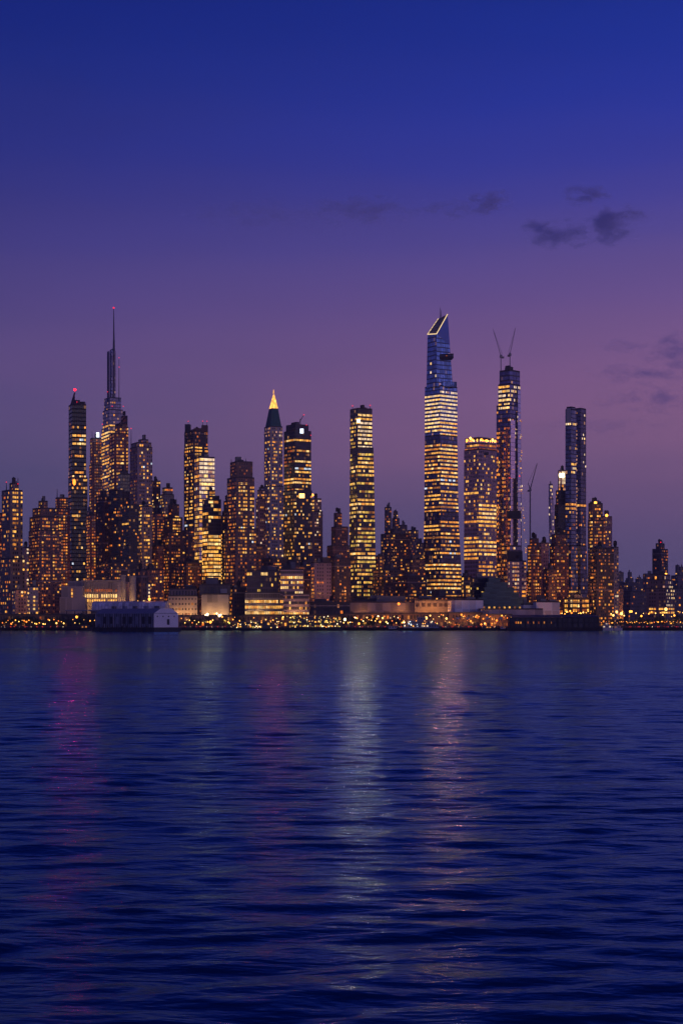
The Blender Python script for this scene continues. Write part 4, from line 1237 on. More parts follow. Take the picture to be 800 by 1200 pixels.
def street_lamp(px, Y, h, key, label, group, r_=.75):
    k = (key, round(h * 2) / 2, r_)
    if k not in lamp_proto:
        t = thing('street_lamp', label, 'street lamp', (0, 0, 0), group)
        hh = k[1]
        mb = MB()
        mb.tube((0, 0, 0), (0, 0, hh), .12, .07, 6), mb.tube((0, 0, 0), (0, 0, .5), .2, .16, 6)
        mb.build('post', M['darkmetal'], t)
        mb = MB()
        mb.ball((0, 0, hh + r_), r_, sz=1.15)
        lan_ = mb.build('lantern', M[key], t)
        mb = MB()
        mb.tube((0, 0, hh + 2.1 * r_), (0, 0, hh + 2.5 * r_), r_ * .7, .05, 8)
        mb.build('cap', M['darkmetal'], lan_)
        lamp_proto[k] = t
    else:
        t = copy_tree(lamp_proto[k])
    t.location = (X(px, Y), Y, GROUND + .14)
    t['label'], t['group'] = label, group


LG = {'amberlamp': 'amber', 'goldlamp': 'golden', 'orangelamp': 'orange', 'creamlamp': 'cream', 'limelamp': 'yellow green', 'whitelamp': 'white'}
rg = random.Random(21)


def lamp_row(a0, a1, n, keys, y0, y1, where, Yq=1347, r0=.5, r1=.85):
    n = int(n * 1.35)
    for k in range(n):
        px = a0 + (a1 - a0) * (k + rg.uniform(.15, .85)) / n
        key = rg.choice(keys)
        h = round(max(2.0, Z(rg.uniform(y0, y1), Yq) - GROUND) * 2) / 2
        street_lamp(px, Yq + rg.uniform(-2, 2), h, key, 'lit %s street lamp on a slim post %s' % (LG[key], where), '%s street lamps %s' % (LG[key], where), rg.choice((r0, r0, (r0 + r1) / 2, r1)) * rg.choice((.4, .5, .6, .7)))


lamp_row(2, 76, 18, ['amberlamp', 'goldlamp', 'goldlamp', 'orangelamp'], 727, 732.5, 'among the left promenade trees', 1340)
lamp_row(82, 142, 9, ['amberlamp', 'goldlamp', 'limelamp'], 726, 732, 'before the pier canopy', 1340)
lamp_row(212, 238, 7, ['amberlamp', 'goldlamp', 'orangelamp'], 725, 733, 'right of the white gabled shed', 1345)
lamp_row(239, 262, 6, ['amberlamp', 'goldlamp', 'creamlamp'], 720, 731, 'at the blank warehouse entrance', 1349, .9, 1.35)
lamp_row(262, 334, 18, ['goldlamp', 'limelamp', 'amberlamp'], 724, 733, 'below the beige laboratory', 1345)
lamp_row(402, 474, 24, ['amberlamp', 'goldlamp', 'orangelamp', 'creamlamp'], 723, 732, 'before the long pale hall', 1343, .5, 1.05)
lamp_row(494, 600, 34, ['amberlamp', 'orangelamp', 'goldlamp', 'orangelamp'], 721, 733, 'below the white box and green terraces', 1346, .5, 1.0)
lamp_row(655, 692, 12, ['amberlamp', 'goldlamp', 'orangelamp'], 717, 720, 'behind the black pier shed', 1350, .6, .9)
lamp_row(712, 806, 16, ['amberlamp', 'goldlamp'], 717, 724, 'at the far right avenue', 1352, .7, 1.3)
lamp_row(704, 806, 30, ['orangelamp', 'amberlamp', 'amberlamp'], 728.5, 731.5, 'low along the far right quay', 1344, .4, .6)
# floodlit lamps standing alone
for px, py, Yq, key, lb, rr in ((90, 725, 1352, 'amberlamp', 'single bright amber lamp below the power house', 1.0), (243, 722, 1344, 'creamlamp', 'brightest cream lamp at the warehouse entrance, left one', 1.0), (257, 723, 1344, 'creamlamp', 'brightest cream lamp at the warehouse entrance, right one', 1.0),
                                (499, 726, 1338, 'goldlamp', 'dazzling golden lamp right of the white ferry', 1.1), (404, 728, 1338, 'creamlamp', 'dazzling cream lamp at the bow of the lit cruise boat', 1.0), (175, 704, 1400, 'amberlamp', 'tall amber lamp left of the beige warehouse', 1.1),
                                (181, 712, 1400, 'goldlamp', 'shorter golden lamp left of the beige warehouse', 1.0), (728, 721, 1350, 'goldlamp', 'largest golden lamp of the far right avenue', 1.1), (780, 716, 1360, 'goldlamp', 'double bright golden lamp under the terraced pinkish block', 1.1), (467, 709, 1430, 'orangelamp', 'orange lamp high on the hall terrace', 1.0)):
    street_lamp(px, Yq, Z(py, Yq) - GROUND, key, lb, None, rr)
    o = [x for x in col.objects if x.get('label') == lb][0]
    if 'group' in o:
        del o['group']

# warm wall spots: some at shore lamps, the rest added to brighten fronts
def spill(px, py, Y, e, c, r_=1.0):
    l = bpy.data.lights.new('floodlight', 'SPOT')
    l.spot_size, l.spot_blend = R(165), .4
    l.energy, l.color, l.shadow_soft_size = e * .5, c, r_
    o = bpy.data.objects.new('floodlight', l)
    o.rotation_euler = Vector((0, 1, .45)).to_track_quat('-Z', 'Y').to_euler()
    o.location = P(px, py, Y)
    col.objects.link(o)


AM, OR = (1, .55, .2), (1, .36, .08)
for px, py, Yq, e, c in ((104, 711, 1431, 3500, AM), (120, 711, 1431, 3500, AM), (135, 711, 1431, 3500, AM), (84, 706, 1422, 5000, OR), (150, 708, 1438, 7000, AM), (208, 719, 1424, 5000, AM), (222, 719, 1424, 5000, AM), (244, 719.5, 1424, 6500, AM), (260, 719.5, 1424, 6500, AM), (300, 719, 1419, 4000, AM), (345, 719, 1404, 4000, AM),
                         (425, 716.5, 1433, 3000, OR), (470, 716.5, 1433, 4000, OR), (497, 716, 1420, 14000, OR), (510, 714, 1420, 14000, OR), (580, 726, 1384, 6000, OR), (545, 726, 1390, 5000, OR), (515, 726, 1390, 5000, OR), (480, 726, 1392, 5000, OR), (440, 726, 1392, 5000, OR), (592, 540, 1722, 9000, OR), (588, 590, 1722, 9000, OR), (590, 640, 1722, 12000, OR), (646, 722, 1400, 6000, OR), (678, 719, 1530, 12000, AM), (740, 722, 1600, 14000, OR), (775, 722, 1600, 14000, OR)):
    spill(px, py, Yq, e, c)

for px, py, Yq, e, c, r_ in ((87.8, 456.5, 1803, 115000, (1, .015, .07), 1.6), (356, 486, 1730, 18000, (1, .05, .12), 1), (420, 490, 1644, 120000, (1, .42, .26), 1.2), (428, 492, 1640, 30000, (1, .40, .24), 1.2),
                              (525, 470, 1795, 90000, (1, .2, .16), 1.5), (530, 490, 1795, 115000, (1, .19, .06), 1.5), (320.5, 458, 1980, 105000, (1, .05, .04), 1), (243, 545, 1760, 8000, (1, .5, .4), 1)):
    l = bpy.data.lights.new('water_streak_spot', 'SPOT')  # spots added to throw long coloured streaks on the water
    l.energy, l.color, l.shadow_soft_size = e * .5, c, r_
    l.spot_size, l.spot_blend = R(50), .3
    o = bpy.data.objects.new('water_streak_spot', l)
    o.location = P(px, py, Yq - 2)
    o.rotation_euler = Vector((-px / 4000 + .1, -1, -.16)).to_track_quat('-Z', 'Y').to_euler()
    col.objects.link(o)

rgl = random.Random(31)  # added spots that brighten the dark quay sheds and trees
for k in range(40):
    px = 4 + k * 20 + rgl.uniform(-6, 6)
    if not (104 < px < 212 or 594 < px < 706):
        spill(px, rgl.uniform(727, 731), rgl.uniform(1364, 1380), rgl.uniform(1800, 5200), rgl.choice((AM, OR, (1, .45, .12))), .6)
rgs = random.Random(404)  # unseen spots added among the towers to warm the lower facades
for k in range(34):
    px = 6 + k * 22 + rgs.uniform(-8, 8)
    Yq = rgs.choice((1475, 1545, 1620, 1700))
    if 545 < px < 632 or 360 < px < 392:
        Yq = 1700
    spill(px, rgs.uniform(690, 712), Yq, rgs.uniform(9000, 26000), (1, .36, .09), 2)

# ------------------------------------------------------------------ boats
def hull(mb, x0, x1, y, w, z0, z1, bow=1, rake=5):
    n = 14
    ring = []
    for k in range(n + 1):
        t = k / n
        x = x0 + (x1 - x0) * t
        s = t if bow > 0 else 1 - t
        hw = w / 2 * (1 if s < .7 else max(.06, math.cos((s - .7) / .3 * math.pi / 2)))
        sheer = max(0, s - .7) * 3.5
        ring.append((x, hw, z1 + sheer))
    for k in range(n):
        (xa, wa, za), (xb, wb, zb) = ring[k], ring[k + 1]
        mb.face([(xa, y - wa * .8, z0), (xb, y - wb * .8, z0), (xb, y - wb, zb), (xa, y - wa, za)])
        mb.face([(xb, y + wb * .8, z0), (xa, y + wa * .8, z0), (xa, y + wa, za), (xb, y + wb, zb)])
        mb.face([(xa, y - wa, za), (xb, y - wb, zb), (xb, y + wb, zb), (xa, y + wa, za)], 1)
    for (xa, wa, za), s in ((ring[0], 1), (ring[-1], -1)):
        f = [(xa, y - wa, za), (xa, y + wa, za), (xa, y + wa * .8, z0), (xa, y - wa * .8, z0)]
        mb.face(f if s > 0 else f[::-1])


def boat(label, x0p, x1p, Y, decks, hullmat='hull', bow=1, lamps=(), winkey='pale', wp=.6, name='ferry_boat', mastp=None, free=2.0, w=9, housemat='offwhite'):
    x0, x1 = X(x0p, Y), X(x1p, Y)
    t = thing(name, label, 'boat', ((x0 + x1) / 2, Y, 0))
    mb = MB()
    hull(mb, x0, x1, Y, w, -.6, free, bow)
    mb.build('hull', [M[hullmat], M['timber']], t)
    z = free
    rg_ = random.Random(int(x0p))
    Lx = x1 - x0
    wins = 0
    for k, (f0, f1, h) in enumerate(decks):
        a0, a1 = x0 + Lx * f0, x0 + Lx * f1
        hw = w / 2 * (.82 - .12 * k)
        mb = MB()
        mb.box(a0, a1, Y - hw, Y + hw, z - .02, z + h)
        cab_ = mb.build('cabin', M[housemat], t)
        mb = MB()
        mb.box(a0 - .6, a1 + .6, Y - hw - .5, Y + hw + .5, z + h + .002, z + h + .18)
        dk_ = mb.build('deck', M['bluegrey'], t)
        n = int((a1 - a0) / 1.9)
        for q in range(n):
            xx = a0 + (q + .5) * (a1 - a0) / n
            on = rg_.random() < wp
            mb = MB()
            mb.box(xx - .6, xx + .6, Y - hw - .06, Y - hw + .05, z + h * .38, z + h * .8)
            mb.build('window', WIN[winkey if rg_.random() < .7 else 'dim'] if on else M['glass'], cab_)
        mb = MB()
        mb.tube((a0, Y - hw - .45, z + h + 1.1), (a1, Y - hw - .45, z + h + 1.1), .06, n=4)
        for q in range(n // 2 + 1):
            xx = a0 + q * (a1 - a0) / max(1, n // 2)
            mb.tube((xx, Y - hw - .45, z + h + .15), (xx, Y - hw - .45, z + h + 1.1), .05, n=4)
        mb.build('railing', M['metal'], dk_)
        z += h + .2
    xm = x0 + Lx * (mastp if mastp is not None else .5)
    mb = MB()
    mb.tube((xm, Y, z - .2), (xm, Y, z + 4.5), .16, .06), mb.tube((xm - 1.2, Y, z + 3), (xm + 1.2, Y, z + 3), .06)
    mb.build('mast', M['metal'], t)
    for (fx_, dz, key, rr) in lamps:
        mb = MB()
        mb.ball((x0 + Lx * fx_, Y - w / 2 - .1, free + dz), rr, M and 0, 7, 4)
        mb.build('lamp', M[key], t)
    return t


rg = random.Random(77)
lam = [(rg.uniform(.03, .97), rg.uniform(.8, 9.5), rg.choice(['limelamp', 'limelamp', 'goldlamp', 'amberlamp', 'creamlamp']), rg.uniform(.16, .4)) for _ in range(70)]
boat('long dark dinner cruise boat strung with yellow green lights at centre left', 333, 401, 1318, [(.04, .95, 3.0), (.08, .9, 2.8), (.15, .8, 2.5)], bow=1, lamps=lam, winkey='lime', wp=.5, name='cruise_boat', free=1.9, w=11, housemat='hull')
lam = [(rg.uniform(.03, .97), rg.uniform(.6, 5.5), rg.choice(['limelamp', 'goldlamp', 'creamlamp', 'amberlamp']), rg.uniform(.16, .38)) for _ in range(34)]
boat('low dark excursion boat with small golden deck lights below the beige laboratory', 271, 331, 1322, [(.06, .9, 2.8), (.2, .7, 2.4)], lamps=lam, winkey='gold', wp=.4, name='excursion_boat', free=1.5, w=9, housemat='hull')
lam = [(rg.uniform(.05, .95), rg.uniform(.8, 6), rg.choice(['whitelamp', 'creamlamp', 'amberlamp']), rg.uniform(.2, .45)) for _ in range(16)]
boat('pale ferry with raised wheelhouse moored right of the lamps of the long hall', 470, 516, 1316, [(.05, .95, 2.8), (.15, .85, 2.6), (.40, .62, 2.6)], lamps=lam, winkey='cream', wp=.35, free=2.0, w=10, housemat='bluegrey')
boat('small white workboat moored before the amber lamps of the long hall', 452, 468, 1326, [(.2, .8, 2.2)], winkey='pale', wp=.3, name='workboat', free=1.4, w=5)
boat('white motor yacht moored right of the black pier shed', 703, 718, 1322, [(.15, .85, 2.4), (.3, .65, 1.8)], winkey='cream', wp=.3, name='motor_yacht', free=1.6, w=5, hullmat='offwhite')
boat('second smaller white yacht behind the end of the black pier shed', 716, 729, 1327, [(.2, .8, 2.2)], winkey='cream', wp=.2, name='motor_yacht', free=1.4, w=5, hullmat='offwhite')
boat('low dark barge moored left of the white gabled pier shed', 66, 108, 1324, [(.7, .9, 2.2)], winkey='amber', wp=.3, name='barge', free=1.6, w=9, housemat='hull')
boat('small dark launch moored among the lamps below the green terraces', 561, 582, 1326, [(.2, .7, 2.1)], winkey='amber', wp=.4, name='launch', free=1.3, w=5, housemat='hull')
boat('pale launch with tiny cabin just left of the black pier shed', 583, 596, 1324, [(.25, .7, 2.0)], winkey='dim', wp=.4, name='launch', free=1.3, w=4.5)

# trussed gangways and dockside cranes below the green terraces
for px, lb in ((536, 'grey lattice gantry on the quay below the white box, first from the left'), (548, 'grey lattice gantry below the right corner of the white box'), (571, 'grey lattice gantry below the left end of the long white shed'), (586, 'grey lattice gantry nearest the black pier shed')):
    t = thing('quay_gantry', lb, 'gantry', (X(px, 1341), 1341, GROUND))
    b0_ = P(px, 734.5, 1341)
    for s in (-1, 1):
        mb = MB()
        mb.tube(b0_ + Vector((s * 2.6, 0, -.3)), b0_ + Vector((s * .5, 0, 6)), .22)
        mb.build('leg', M['steel'], t)
    mb = MB()
    mb.tube(b0_ + Vector((-1.5, 0, 5.6)), b0_ + Vector((6.5, 0, 9.5)), .25, .15)
    mb.build('jib', M['steel'], t)
    mb = MB()
    mb.obox(b0_ + Vector((0, 0, 6.6)), (1.2, 0, 0), (0, 1, 0), (0, 0, .7))
    mb.build('cab', M['offwhite'], t)

# ------------------------------------------------------------------ cars on the far right avenue
cp = None
rg = random.Random(9)
for k in range(15):
    if cp is None:
        cp = thing('car', 'x', 'car', (0, 0, 0))
        mb = MB()
        mb.box(-2.2, 2.2, -.9, .9, .35, .95)
        mb.face([(-1.4, -.8, .96), (1.5, -.8, .96), (1.0, -.7, 1.5), (-.8, -.7, 1.5)]), mb.face([(1.5, .8, .96), (-1.4, .8, .96), (-.8, .7, 1.5), (1.0, .7, 1.5)])
        mb.face([(-.8, -.7, 1.5), (1.0, -.7, 1.5), (1.0, .7, 1.5), (-.8, .7, 1.5)]), mb.face([(1.5, -.8, .96), (1.5, .8, .96), (1.0, .7, 1.5), (1.0, -.7, 1.5)]), mb.face([(-1.4, .8, .96), (-1.4, -.8, .96), (-.8, -.7, 1.5), (-.8, .7, 1.5)])
        mb.build('body', plain('car_paint', (.08, .08, .1), .3, .3), cp)
        for sx in (-1.35, 1.35):
            for sy in (-.85, .85):
                mb = MB()
                mb.tube((sx, sy - .1, .33), (sx, sy + .1, .33), .33, n=10)
                wh_ = mb.build('wheel', M['rubber'], cp)
                mb = MB()
                mb.tube((sx, sy - .12, .33), (sx, sy + .12, .33), .18, n=8)
                mb.build('rim', M['metal'], wh_)
        for sy in (-.7, .7):
            mb = MB()
            mb.ball((-2.22, sy, .75), .28, n=6, m=4)
            mb.build('tail_lamp', M['taillamp'], cp)
            mb = MB()
            mb.ball((2.22, sy, .68), .2, n=6, m=4)
            mb.build('headlight', M['creamlamp'], cp)
        c = cp
    else:
        c = copy_tree(cp)
    px = 722 + k * 5.6 + rg.uniform(-1, 1)
    c.location = (X(px, 1355), 1354.5 if k % 2 else 1362.5, GROUND + .06)
    c.rotation_euler = (0, 0, R(50 if k % 2 else 230))
    c['label'], c['group'] = 'dark car with glowing red tail lamps queued on the far right avenue', 'cars queued on the far right avenue'

for a0, a1, n, where in ((2, 74, 11, 'left promenade'), (214, 330, 16, 'warehouses and laboratory'), (404, 596, 26, 'long pale hall and green terraces')):
    for k in range(n):
        c = copy_tree(cp)
        px = a0 + (a1 - a0) * (k + rg.uniform(.1, .9)) / n
        c.location = (X(px, 1356), 1355.2 if k % 2 else 1362.4, GROUND + .06)
        c.rotation_euler = (0, 0, R(rg.choice((0, 180, 20, 160))))
        c['label'], c['group'] = 'dark car with lit lamps on the shore road below the ' + where.split(' and ')[0], 'cars on the shore road below the ' + where
for k in range(20):
    px0 = -8 + k * 41
    x0, x1 = X(px0, SHORE), X(px0 + 40, SHORE)
    mb = MB()
    for zz in (.55, 1.05):
        mb.tube((x0, SHORE + .6, GROUND + .35 + zz), (x1, SHORE + .6, GROUND + .35 + zz), .05, n=4)
    for q in range(12):
        xx = x0 + (x1 - x0) * q / 11
        mb.tube((xx, SHORE + .6, GROUND + .3), (xx, SHORE + .6, GROUND + 1.45), .06, n=4)
    o = mb.build('railing', M['metal'])
    tag(o, 'length of thin metal railing along the top of the dark seawall', 'railing', 'railings along the seawall')

# ------------------------------------------------------------------ tower cranes
def crane(label, px, ybase, ycab, tip, Y, back, mat='steel', rr=.32):
    t = thing('tower_crane', label, 'crane', P(px, ybase, Y))
    mb = MB()
    mb.tube(P(px, ybase, Y), P(px, ycab, Y), rr * 1.5, rr * 1.3, 4)
    mb.build('crane_mast', M[mat], t)
    mb = MB()
    mb.obox(P(px, ycab, Y), (1.3, 0, 0), (0, 1.2, 0), (0, 0, 1.3))
    mb.build('cab', M[mat], t)
    a_, b_ = P(px, ycab - .6, Y), P(tip[0], tip[1], Y - 6)
    mb = MB()
    mb.tube(a_, b_, rr, rr * .5, 4)
    mb.build('jib', M[mat], t)
    mb = MB()
    c_ = P(back[0], back[1], Y + 3)
    mb.tube(a_, c_, rr * .9, rr * .6, 4)
    mb.build('apex_frame', M[mat], t)
    mb = MB()
    mb.tube(c_, b_, .16, n=3)
    mb.build('stay_cable', M[mat], t)
    mb = MB()
    d_ = P(px + (px - tip[0]) * .25, ycab + 1.2, Y + 2)
    mb.obox(d_, (1.1, 0, 0), (0, 1, 0), (0, 0, .9))
    mb.tube(P(px, ycab, Y), d_, .5, n=4)
    mb.build('counterweight', M[mat], t)
    return t


crane('thin luffing crane on the unfinished tower leaning left', 586.7, 434, 417.5, (577.3, 385), 1750, (588, 414))
crane('thin luffing crane on the unfinished tower leaning right', 597.3, 431, 415.5, (603.8, 384), 1758, (595.6, 412))
crane('dusky luffing crane above the twin brown towers, jib raised steeply', 621, 640, 574, (629.2, 543), 1900, (618.5, 566), 'steel', .6)

# ------------------------------------------------------------------ water
def water():
    rg_ = np.random.default_rng(4)
    xs = np.arange(-118, 118.01, .42)
    ys = [16.0]
    while ys[-1] < 430:
        ys.append(ys[-1] + max(.24, .0042 * ys[-1]))
    ys = np.array(ys)
    XX, YY = np.meshgrid(xs, ys)
    z = np.zeros_like(XX)
    for k in range(90):
        lam_ = 10 ** rg_.uniform(math.log10(.9), math.log10(6.5))
        th = rg_.normal(math.pi / 2 + .12, .36)
        amp = .0033 * lam_ ** .7 * rg_.uniform(.5, 1.2)
        kx, ky = math.cos(th) * 2 * math.pi / lam_, math.sin(th) * 2 * math.pi / lam_
        ph = kx * XX + ky * YY + rg_.uniform(0, 6.28)
        z += amp * (np.sin(ph) + .25 * np.sin(2 * ph + 1.57))
    fade = np.clip((118 - np.abs(XX)) / 12, 0, 1) * np.clip((YY - 16) / 6, 0, 1) * np.clip((430 - YY) / 200, 0, 1)
    z = z * fade
    ny, nx = XX.shape
    v = np.stack([XX, YY, z], -1).reshape(-1, 3)
    i = np.arange(ny * nx).reshape(ny, nx)
    f = np.stack([i[:-1, :-1], i[:-1, 1:], i[1:, 1:], i[1:, :-1]], -1).reshape(-1, 4)
    x0, x1, y0, y1 = xs[0], xs[-1], ys[0], ys[-1]
    XL, YN, YF = 6000, -1500, SHORE + 1
    n0 = len(v)
    ex = np.array([(-XL, YN, 0), (XL, YN, 0), (XL, y0, 0), (-XL, y0, 0), (x0, y0, 0), (x1, y0, 0), (x0, y1, 0), (x1, y1, 0), (-XL, y1, 0), (XL, y1, 0), (-XL, YF, 0), (XL, YF, 0)])
    ef = np.array([(0, 1, 2, 3), (3, 4, 6, 8), (5, 2, 9, 7), (8, 9, 11, 10)]) + n0
    v = np.vstack([v, ex])
    f = np.vstack([f, ef])
    me = bpy.data.meshes.new('water')
    me.from_pydata(v.tolist(), [], f.tolist())
    me.polygons.foreach_set('use_smooth', [True] * len(f))
    g = G('river_water')
    geo = g.n('NewGeometry')
    mp = g.n('Mapping')
    g.nt.links.new(geo.outputs['Position'], mp.inputs['Vector'])
    mp.inputs['Scale'].default_value = (.004, .016, .01)
    big = g.n('TexNoise')
    big.inputs['Scale'].default_value = 1
    big.inputs['Detail'].default_value = 3
    g.nt.links.new(mp.outputs[0], big.inputs['Vector'])
    patch = g.math('MULTIPLY_ADD', big.outputs[0], 2.4, -.7)
    h = None
    for sx, sy, w_, dt in ((.06, .18, .5, 3), (.4, .9, .15, 3), (1.4, 2.8, .04, 2)):
        m2 = g.n('Mapping')
        g.nt.links.new(geo.outputs['Position'], m2.inputs['Vector'])
        m2.inputs['Scale'].default_value = (sx, sy, 1)
        m2.inputs['Rotation'].default_value = (0, 0, .2)
        nz = g.n('TexNoise')
        nz.inputs['Scale'].default_value = 1
        nz.inputs['Detail'].default_value = dt
        g.nt.links.new(m2.outputs[0], nz.inputs['Vector'])
        t_ = g.math('MULTIPLY', nz.outputs[0], w_)
        h = t_ if h is None else g.math('ADD', h, t_)
    h = g.math('MULTIPLY', h, g.math('ADD', .35, patch))
    bp = g.n('Bump')
    bp.inputs['Strength'].default_value = 1
    bp.inputs['Distance'].default_value = 1
    g.nt.links.new(h, bp.inputs['Height'])
    g.nt.nodes.remove(g.b)
    df, gl, fr, mx = g.n('BsdfDiffuse'), g.n('BsdfGlossy', distribution='GGX'), g.n('Fresnel'), g.n('MixShader')
    df.inputs['Color'].default_value = (0.001, 0.026, 0.10, 1)
    gl.inputs['Color'].default_value = (0.31, 0.64, 1.0, 1)          # blue green river water
    fr.inputs['IOR'].default_value = 1.42
    g.plug(gl.inputs['Roughness'], g.math('MULTIPLY_ADD', patch, .06, .135))
    for nd_ in (df, gl, fr):
        g.nt.links.new(bp.outputs[0], nd_.inputs['Normal'])
    g.nt.links.new(fr.outputs[0], mx.inputs[0])
    g.nt.links.new(df.outputs[0], mx.inputs[1])
    g.nt.links.new(gl.outputs[0], mx.inputs[2])
    g.nt.links.new(mx.outputs[0], g.out.inputs['Surface'])
    me.materials.append(g.mat)
    o = bpy.data.objects.new('water', me)
    col.objects.link(o)
    tag(o, kind='structure')


water()

g = G('evening_haze')
g.nt.nodes.remove(g.b)
vol = g.n('VolumePrincipled')
vol.inputs['Color'].default_value = (.86, .86, .95, 1)
vol.inputs['Density'].default_value = HAZE
vol.inputs['Anisotropy'].default_value = .3
g.nt.links.new(vol.outputs[0], g.out.inputs['Volume'])
mb = MB()
mb.box(-6100, 6100, -1600, 7200, -4, 520)
mb.build('haze', g.mat)
tag(bpy.data.objects['haze'], kind='stuff')

# ------------------------------------------------------------------ clouds (real volumes far off over the city)
def cloud(px, py, w, h, dens, label, seed, Y=9000):
    CL = (.62 if px < 540 else .95) if px < 735 and py < 300 else .25
    rg_ = random.Random(seed)
    c = P(px, py, Y)
    s = Y / F
    hw, hh = w / 2 * s, h / 2 * s
    mb = MB()
    mb.ball((0, 0, 0), 1.0, n=16, m=10)
    me = mb.mesh('cloud', [])
    g = G('cloud_vapour')
    g.nt.nodes.remove(g.b)
    vol = g.n('VolumePrincipled')
    vol.inputs['Color'].default_value = (.50, .55, .92, 1)
    vol.inputs['Absorption Color'].default_value = (.0, .0, .0, 1)
    vol.inputs['Anisotropy'].default_value = .1
    tc = g.n('TexCoord')
    ln = g.n('VectorMath', operation='LENGTH')
    g.nt.links.new(tc.outputs['Object'], ln.inputs[0])
    mp = g.n('Mapping')
    g.nt.links.new(tc.outputs['Object'], mp.inputs['Vector'])
    asp = hw / hh
    mp.inputs['Scale'].default_value = (asp * .8, 1.5, 1.9)
    mp.inputs['Location'].default_value = (seed * 3.7, seed * 1.3, seed * .7)
    nz = g.n('TexNoise')
    nz.inputs['Scale'].default_value = 1.0
    nz.inputs['Detail'].default_value = 7
    nz.inputs['Roughness'].default_value = .66
    g.nt.links.new(mp.outputs[0], nz.inputs['Vector'])
    d = g.math('SUBTRACT', g.math('MULTIPLY_ADD', nz.outputs[0], 1.9, -.45), g.math('MULTIPLY_ADD', g.math('POWER', ln.outputs['Value'], 1.6), .36, .33))
    d = g.math('MULTIPLY', g.math('MAXIMUM', d, 0.0), dens * CL)
    g.nt.links.new(d, vol.inputs['Density'])
    g.nt.links.new(vol.outputs[0], g.out.inputs['Volume'])
    me.materials.append(g.mat)
    o = bpy.data.objects.new('cloud', me)
    o.location = c
    o.scale = (hw, hh * 1.4, hh)
    col.objects.link(o)
    tag(o, label, 'cloud', 'small dark evening clouds')


for k, a_ in enumerate(((717, 263, 92, 50, .10, 'largest dark cloud puff, high above the joined slab pair'), (655, 274, 104, 38, .08, 'ragged dark cloud left of the largest puff'), (628, 266, 36, 28, .08, 'tiny dark puff left of the ragged cloud'),
                        (574, 236, 58, 36, .09, 'small rounded cloud high to the right of the sloped roof skyscraper'), (530, 245, 110, 30, .05, 'faint flat cloud left of the small rounded one'), (425, 247, 150, 44, .05, 'faint streaky cloud above the centre towers, leftmost'),
                        (687, 227, 74, 30, .07, 'small faint cloud above the largest puff'), (790, 412, 110, 52, .08, 'dusky cloud cut by the right edge, just over the streaks'), (755, 438, 150, 34, .08, 'dusky streak of cloud at right, under the edge cloud'), (765, 468, 170, 38, .07, 'lowest dusky cloud streak at right'),
                        (725, 405, 90, 26, .06, 'faint short cloud above the right hand streaks'), (745, 254, 60, 26, .06, 'thin wisp trailing right from the largest puff'), (700, 500, 220, 40, .025, 'very faint broad veil of cloud low at right'), (300, 250, 200, 40, .02, 'very faint broad veil of cloud above the left towers'))):
    cloud(*a_, seed=k + 1)

# ------------------------------------------------------------------ world
world = bpy.data.worlds.new('World')
scene.world = world
world.use_nodes = True
nt = world.node_tree
bg = nt.nodes['Background']


def N(t, **kw):
    x = nt.nodes.new('ShaderNode' + t)
    for k, v in kw.items():
        setattr(x, k, v)
    return x


tc = N('TexCoord')
sp = N('SeparateXYZ')
nt.links.new(tc.outputs['Generated'], sp.inputs[0])


def ramp(stops, fac):
    r_ = N('ValToRGB')
    e = r_.color_ramp.elements
    r_.color_ramp.interpolation = 'CARDINAL'
    while len(e) < len(stops):
        e.new(0.5)
    for el, (p_, c_) in zip(e, stops):
        el.position = p_
        el.color = (*lin(c_), 1)
    nt.links.new(fac, r_.inputs[0])
    return r_.outputs[0]


# the right of the sky is pinker
def wmath(op, a_, b_=0.0, clamp=False):
    m_ = N('Math', operation=op, use_clamp=clamp)
    for s_, v_ in zip(m_.inputs, (a_, b_)):
        if isinstance(v_, (int, float)):
            s_.default_value = v_
        else:
            nt.links.new(v_, s_)
    return m_.outputs[0]


def wmix(f_, a_, b_):
    m_ = N('Mix', data_type='RGBA')
    for s_, v_ in zip((m_.inputs[0], m_.inputs[6], m_.inputs[7]), (f_, a_, b_)):
        nt.links.new(v_, s_)
    return m_.outputs[2]


zf = wmath('POWER', wmath('MAXIMUM', sp.outputs[2], 0.0), 0.5)      # square root of the height opens up the low sky
S = lambda z_: math.sqrt(max(z_, 0))
mpw = N('Mapping')
mpw.inputs['Scale'].default_value = (2.2, 2.2, 9)
nt.links.new(tc.outputs['Generated'], mpw.inputs['Vector'])
nzw = N('TexNoise')
nzw.inputs['Scale'].default_value = 1.6
nzw.inputs['Detail'].default_value = 5
nt.links.new(mpw.outputs[0], nzw.inputs['Vector'])
zf2 = wmath('ADD', zf, wmath('MULTIPLY', wmath('SUBTRACT', nzw.outputs[0], .5), .05))
east_l = ramp([(0, (78, 78, 115)), (S(.05), (82, 78, 118)), (S(.11), (88, 78, 126)), (S(.17), (80, 69, 128)), (S(.207), (67, 60, 128)), (S(.23), (56, 54, 129)), (S(.253), (44, 48, 129)), (S(.285), (32, 43, 128)), (S(.31), (22, 38, 125)), (S(.34), (13, 31, 117)), (S(.5), (8, 22, 92)), (1, (7, 14, 60))], zf2)
east_r = ramp([(0, (82, 80, 117)), (S(.05), (104, 86, 128)), (S(.12), (138, 97, 139)), (S(.17), (121, 89, 145)), (S(.207), (96, 79, 151)), (S(.23), (78, 70, 154)), (S(.253), (60, 62, 157)), (S(.285), (44, 55, 157)), (S(.31), (33, 50, 152)), (S(.34), (24, 45, 142)), (S(.5), (14, 30, 104)), (1, (7, 14, 60))], zf2)
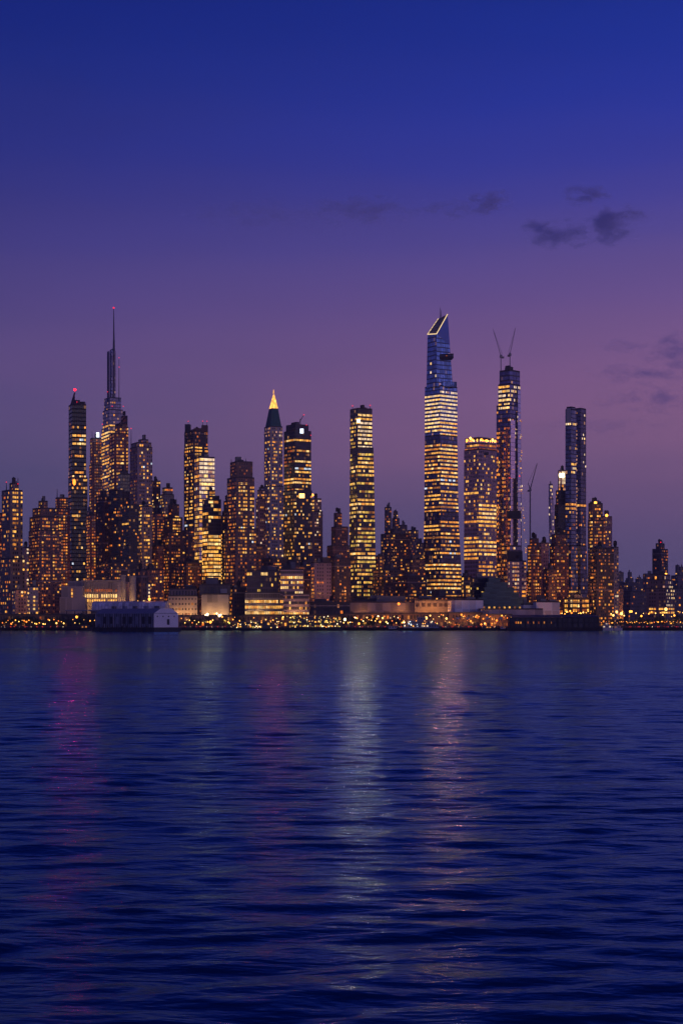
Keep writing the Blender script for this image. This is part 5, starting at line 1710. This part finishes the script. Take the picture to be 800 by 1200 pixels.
west = ramp([(0, (188, 146, 164)), (S(.05), (182, 140, 172)), (S(.12), (152, 126, 182)), (S(.25), (110, 108, 180)), (S(.45), (60, 70, 150)), (1, (14, 20, 74))], zf)
fx_ = wmath('MULTIPLY_ADD', sp.outputs[0], 2.2)
fx_.node.inputs[2].default_value = .5
fx_.node.use_clamp = True
fx_ = wmath('ADD', fx_, wmath('MULTIPLY', wmath('SUBTRACT', nzw.outputs[0], .5), .9), True)
fw_ = wmath('ADD', wmath('MULTIPLY', sp.outputs[1], -.65), wmath('MULTIPLY', sp.outputs[0], .6))
fw_ = wmath('MULTIPLY', wmath('ADD', fw_, .3), .9, True)
skyc = wmix(fw_, wmix(fx_, east_l, east_r), west)
nish = N('TexSky', sky_type='NISHITA', sun_disc=False)
nish.sun_elevation = R(1.0)
nish.sun_rotation = R(155)
nish.altitude = 10
addn = N('Mix', data_type='RGBA', blend_type='ADD')
addn.inputs[0].default_value = .003
nt.links.new(skyc, addn.inputs[6])
nt.links.new(nish.outputs[0], addn.inputs[7])
nt.links.new(addn.outputs[2], bg.inputs['Color'])
bg.inputs['Strength'].default_value = 1.0

# the last glow of the sun, behind the camera
sl = bpy.data.lights.new('sun', 'SUN')
sl.energy, sl.angle, sl.color = .12, R(20), (1, .72, .78)
so = bpy.data.objects.new('sun', sl)
so.rotation_euler = Vector((-.42, .9, -.10)).to_track_quat('-Z', 'Y').to_euler()
col.objects.link(so)

# ------------------------------------------------------------------ camera and render
cd = bpy.data.cameras.new('camera')
cam = bpy.data.objects.new('camera', cd)
cam.location = (0, 0, CAMZ)
cam.rotation_euler = (R(90), 0, 0)
cd.sensor_fit = 'HORIZONTAL'
cd.sensor_width = 36
cd.lens = 36 * F / 800
cd.shift_y = (HOR - 600) / 800
cd.clip_end = 60000
cd.clip_start = 1
col.objects.link(cam)
scene.camera = cam
scene.view_settings.view_transform = 'Standard'
scene.view_settings.look = 'None'
scene.view_settings.exposure = 0
scene.view_settings.gamma = 1
scene.cycles.use_denoising = True
scene.cycles.max_bounces = 6
scene.cycles.volume_bounces = 3
scene.cycles.sample_clamp_indirect = 8
bpy.context.view_layer.update()
